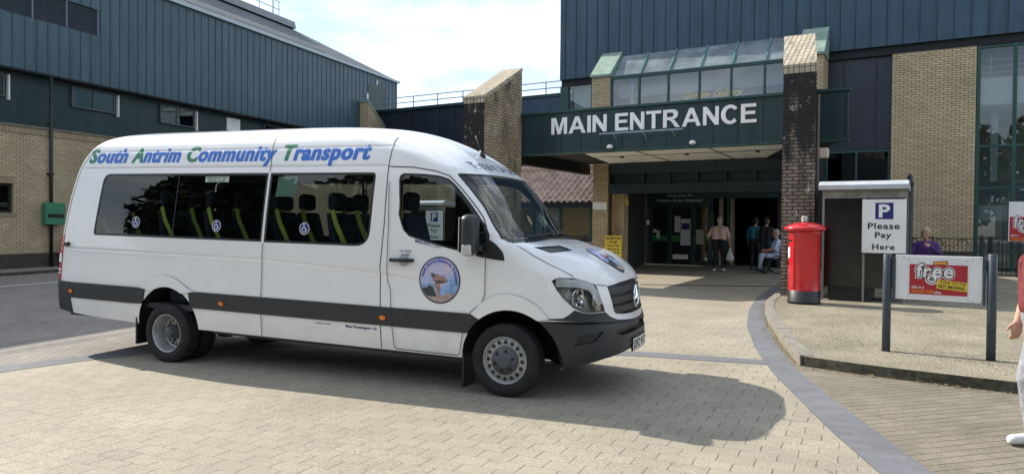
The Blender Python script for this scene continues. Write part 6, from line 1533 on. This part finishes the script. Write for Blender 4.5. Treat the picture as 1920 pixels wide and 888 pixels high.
mb = MB(); mb.tube([(-.03, 0, -.05), (-.01, 0, .03), (.01, 0, .03), (.03, 0, -.05)], .008, 6); mb.build('handle', M_white, bag)
# two figures in the dim doorway
M_dkhair = plain('dark_hair', (.03, .022, .016), .7)
def arms_down(w=1.0, lab='top'):
    o = []
    for s_ in (-1, 1):
        o += [((s_ * .20 * w, 0, 1.40), .062, (s_ * .26 * w, -.02, 1.15), .05, lab), ((s_ * .26 * w, -.02, 1.15), .045, (s_ * .25 * w, .06, .92), .030, lab)] + hand((s_ * .25 * w, .06, .92), (0, .15, -1), (0, 1, 0), .5)
    return o
for s, t, lab, topc, trc, hd in ((-2.62, 10.1, 'person in a teal top standing inside the dim doorway', (.02, .16, .22), (.012, .014, .02), .1), (-2.12, 9.4, 'person in dark clothing standing beside the teal top in the doorway', (.02, .02, .026), (.015, .03, .04), -.2)):
    pp = person(FW(s, t), FA + hd, lab, standing(stride=.05) + arms_down() + head_caps((0, .02, 1.655), (0, 1, 0)), {'top': plain('dim_top', topc, .85), 'trousers': plain('dim_trousers', trc, .85), 'shoe': M_black, 'hair': M_dkhair})
# seated figures in wheelchairs
def seated():
    c = []
    for s_ in (-1, 1):
        c += [((s_ * .10, .02, .56), .095, (s_ * .12, .42, .58), .07, 'trousers'), ((s_ * .12, .42, .56), .065, (s_ * .12, .46, .18), .048, 'trousers'), ((s_ * .12, .44, .13), .042, (s_ * .13, .62, .11), .036, 'shoe'),
              ((s_ * .08, 0, .58), .13, (s_ * .085, -.02, .66), .13, 'top'), ((s_ * .085, -.01, .70), .125, (s_ * .09, -.05, .98), .115, 'top'), ((s_ * .05, -.05, 1.05), .08, (s_ * .17, -.05, 1.03), .072, 'top')]
    c += [((0, .03, .72), .13, (0, 0, .92), .12, 'top'), ((0, -.05, 1.08), .055, (0, -.02, 1.18), .052, 'skin')]
    return c
def wheelchair(loc, rz, label, fm, group):
    w = empty('wheelchair', loc, rz, label, 'wheelchair', group)
    mb = MB(); mb.box((-.23, -.12, .42), (.23, .36, .455)); mb.build('seat', M_black, w)
    mb = MB(); mb.box((-.22, -.20, .46), (.22, -.17, .92)); mb.build('backrest', M_black, w)
    mb = MB()
    for s_ in (-1, 1):
        mb.tube([(s_ * .25, .36, .44), (s_ * .25, -.18, .44), (s_ * .25, -.20, .98), (s_ * .25, -.30, 1.0)], .014, 8); mb.tube([(s_ * .25, -.18, .70), (s_ * .25, .25, .70), (s_ * .25, .38, .44), (s_ * .22, .50, .10)], .013, 8); mb.tube([(s_ * .25, .30, .44), (s_ * .25, .34, .16)], .012, 8)
    mb.build('frame', fm, w)
    for s_ in (-1, 1):
        mb = MB(); mb.tube([(s_ * .29, -.08 + .29 * math.cos(a), .30 + .29 * math.sin(a)) for a in np.linspace(0, 2 * PI, 33)[:-1]], .016, 8, closed=True)
        for k in range(10): a = 2 * PI * k / 10; mb.bar((s_ * .29, -.08, .30), (s_ * .29, -.08 + .28 * math.cos(a), .30 + .28 * math.sin(a)), .005)
        mb.build('wheel', M_black, w)
        mb = MB(); mb.lathe([(0, -.015), (.075, -.015), (.085, 0), (.075, .015), (0, .015)], (s_ * .24, .34, .085), 16, 'x'); mb.build('castor', M_black, w)
    mb = MB(); mb.box((-.21, .44, .075), (.21, .60, .09)); mb.build('footplate', M_black, w)
    return w
WL = ground_pt(9.2, 16.0, True); WH = math.radians(150)
wheelchair(WL, WH, 'wheelchair with pale frame behind the smoke free board', M_white, 'wheelchairs outside the hospital')
c = seated() + head_caps((.0, -.01, 1.27), (.35, 1, -.25), hair='full')
c += [((-.20, -.05, 1.02), .065, (-.27, .10, .84), .05, 'top'), ((-.27, .10, .84), .046, (-.08, .24, .98), .034, 'top')] + hand((-.08, .24, .98), (.7, .0, .7), (0, -.5, 1), .8)
c += [((.20, -.05, 1.02), .065, (.28, .05, .80), .05, 'top'), ((.28, .05, .80), .046, (.14, .28, .72), .034, 'top')] + hand((.14, .28, .72), (-.6, .6, 0), (0, 0, 1), .6)
person(WL + Vector((0, 0, .0)), WH, 'person in a purple top with fair hair sitting in the pale framed wheelchair', c, {'top': plain('purple_top', (.09, .03, .17), .85, amp=.2, bump=.8, bscale=10, bdist=.03), 'trousers': plain('navy_trousers', (.02, .022, .035), .85), 'shoe': M_black, 'hair': plain('fair_hair', (.42, .32, .20), .7, amp=.25, scale=40)})
WL = FW(-1.62, 8.3); WH = FA + 1.9
wheelchair(WL, WH, 'dark wheelchair half hidden behind the brick fin by the entrance', M_black, 'wheelchairs outside the hospital')
c = seated() + head_caps((0, -.01, 1.27), (0, 1, -.1))
for s_ in (-1, 1): c += [((s_ * .20, -.05, 1.02), .068, (s_ * .28, .05, .80), .052, 'top'), ((s_ * .28, .05, .80), .046, (s_ * .15, .28, .72), .034, 'skin')] + hand((s_ * .15, .28, .72), (-s_ * .5, .7, 0), (0, 0, 1), .6)
person(WL, WH, 'person in a pale blue gown seated in the dark wheelchair by the fin', c, {'top': plain('pale_blue_gown', (.48, .55, .76), .8, amp=.2, bump=.8, bscale=9, bdist=.03), 'trousers': plain('pale_blue_blanket', (.50, .56, .72), .8), 'shoe': M_black, 'hair': M_hairgrey})
# person at the right edge of the picture
c = []
c += [((-.10, .05, .90), .118, (-.10, .165, .50), .088, 'trousers'), ((-.10, .165, .50), .084, (-.10, .12, .12), .070, 'trousers'), ((-.10, .10, .055), .046, (-.115, .285, .042), .040, 'shoe'), ((-.10, .10, .10), .052, (-.10, .13, .055), .05, 'shoe')]
c += [((.10, -.02, .90), .115, (.10, -.02, .50), .080, 'trousers'), ((.10, -.02, .50), .076, (.10, -.14, .12), .064, 'trousers'), ((.10, -.16, .055), .046, (.11, .02, .042), .040, 'shoe')]
for s_ in (-1, 1): c += [((s_ * .07, 0, .93), .125, (s_ * .075, 0, .98), .125, 'trousers'), ((s_ * .085, .01, 1.03), .13, (s_ * .09, 0, 1.30), .118, 'top'), ((s_ * .05, -.01, 1.38), .085, (s_ * .17, -.01, 1.37), .075, 'top')]
c += [((0, .04, 1.05), .135, (0, .03, 1.28), .12, 'top'), ((0, -.01, 1.42), .055, (0, .01, 1.52), .052, 'skin')]
c += [((-.215, 0, 1.345), .080, (-.275, .045, 1.12), .072, 'top'), ((-.272, .045, 1.13), .070, (-.268, .055, 1.07), .067, 'cuff'), ((-.27, .055, 1.07), .050, (-.255, .10, .90), .033, 'skin')] + hand((-.255, .10, .90), (.10, .10, -.98), (.2, 1, .2), .9)
c += [((.215, 0, 1.345), .078, (.275, -.02, 1.10), .066, 'top'), ((.275, -.02, 1.10), .047, (.25, .06, .88), .030, 'skin')] + hand((.25, .06, .88), (0, .1, -1), (0, 1, 0), .5)
c += head_caps((0, .02, 1.605), (0, 1, 0))
M_marl = plain('red_marl', (.15, .026, .028), .9, amp=.4, scale=60, bump=.8, bscale=11, bdist=.03)
rp = person(ground_pt(4.035, 5.42), math.radians(84), 'person in a dark red top and grey trousers walking in at the right edge', c, {'top': M_marl, 'cuff': plain('maroon_cuff', (.13, .02, .025), .9), 'trousers': plain('grey_joggers', (.27, .27, .30), .9, amp=.15, scale=24, bump=.8, bscale=9, bdist=.035), 'shoe': plain('white_trainer', (.66, .66, .66), .5, amp=.12, scale=30, bump=.3, bscale=40), 'sole': plain('grey_sole', (.25, .25, .26), .7), 'hair': M_dkhair}, voxel=.0075)
# ================================================================== trees across the road, behind the viewer (they show in the windows)
M_leafg = plain('tree_foliage', (.045, .075, .025), .8, amp=.4, scale=3)
random.seed(5); rng = np.random.default_rng(5)
V_, F2 = [], []
for cx0, cy0, hh, rr in ((-32.5, -4.2, 11, 5), (-29, -11, 12, 5.5), (-24, -18, 13, 6), (-14, -22, 13, 7), (0, -22, 13, 7), (14, -22, 12, 7), (27, -17, 11, 6)):
    n = 5200
    u_ = rng.normal(size=(n, 3)); u_ /= np.linalg.norm(u_, axis=1, keepdims=True); r_ = rng.random(n) ** .4
    P = u_ * r_[:, None] * np.array([rr, rr, hh * .5]) + np.array([cx0, cy0, hh * .52])
    for p in P:
        if p[2] < .3: continue
        a = Vector(rng.normal(size=3)).normalized() * .27; b = Vector(rng.normal(size=3)).normalized() * .27; c0 = Vector(p); k = len(V_)
        V_ += [tuple(c0 - a - b), tuple(c0 + a - b), tuple(c0 + a + b), tuple(c0 - a + b)]; F2.append((k, k + 1, k + 2, k + 3))
mb = MB(); mb.add(V_, F2); mb.build('foliage', M_leafg, kind='stuff', label='leafy trees across the road mirrored in the minibus windows', recalc=False)
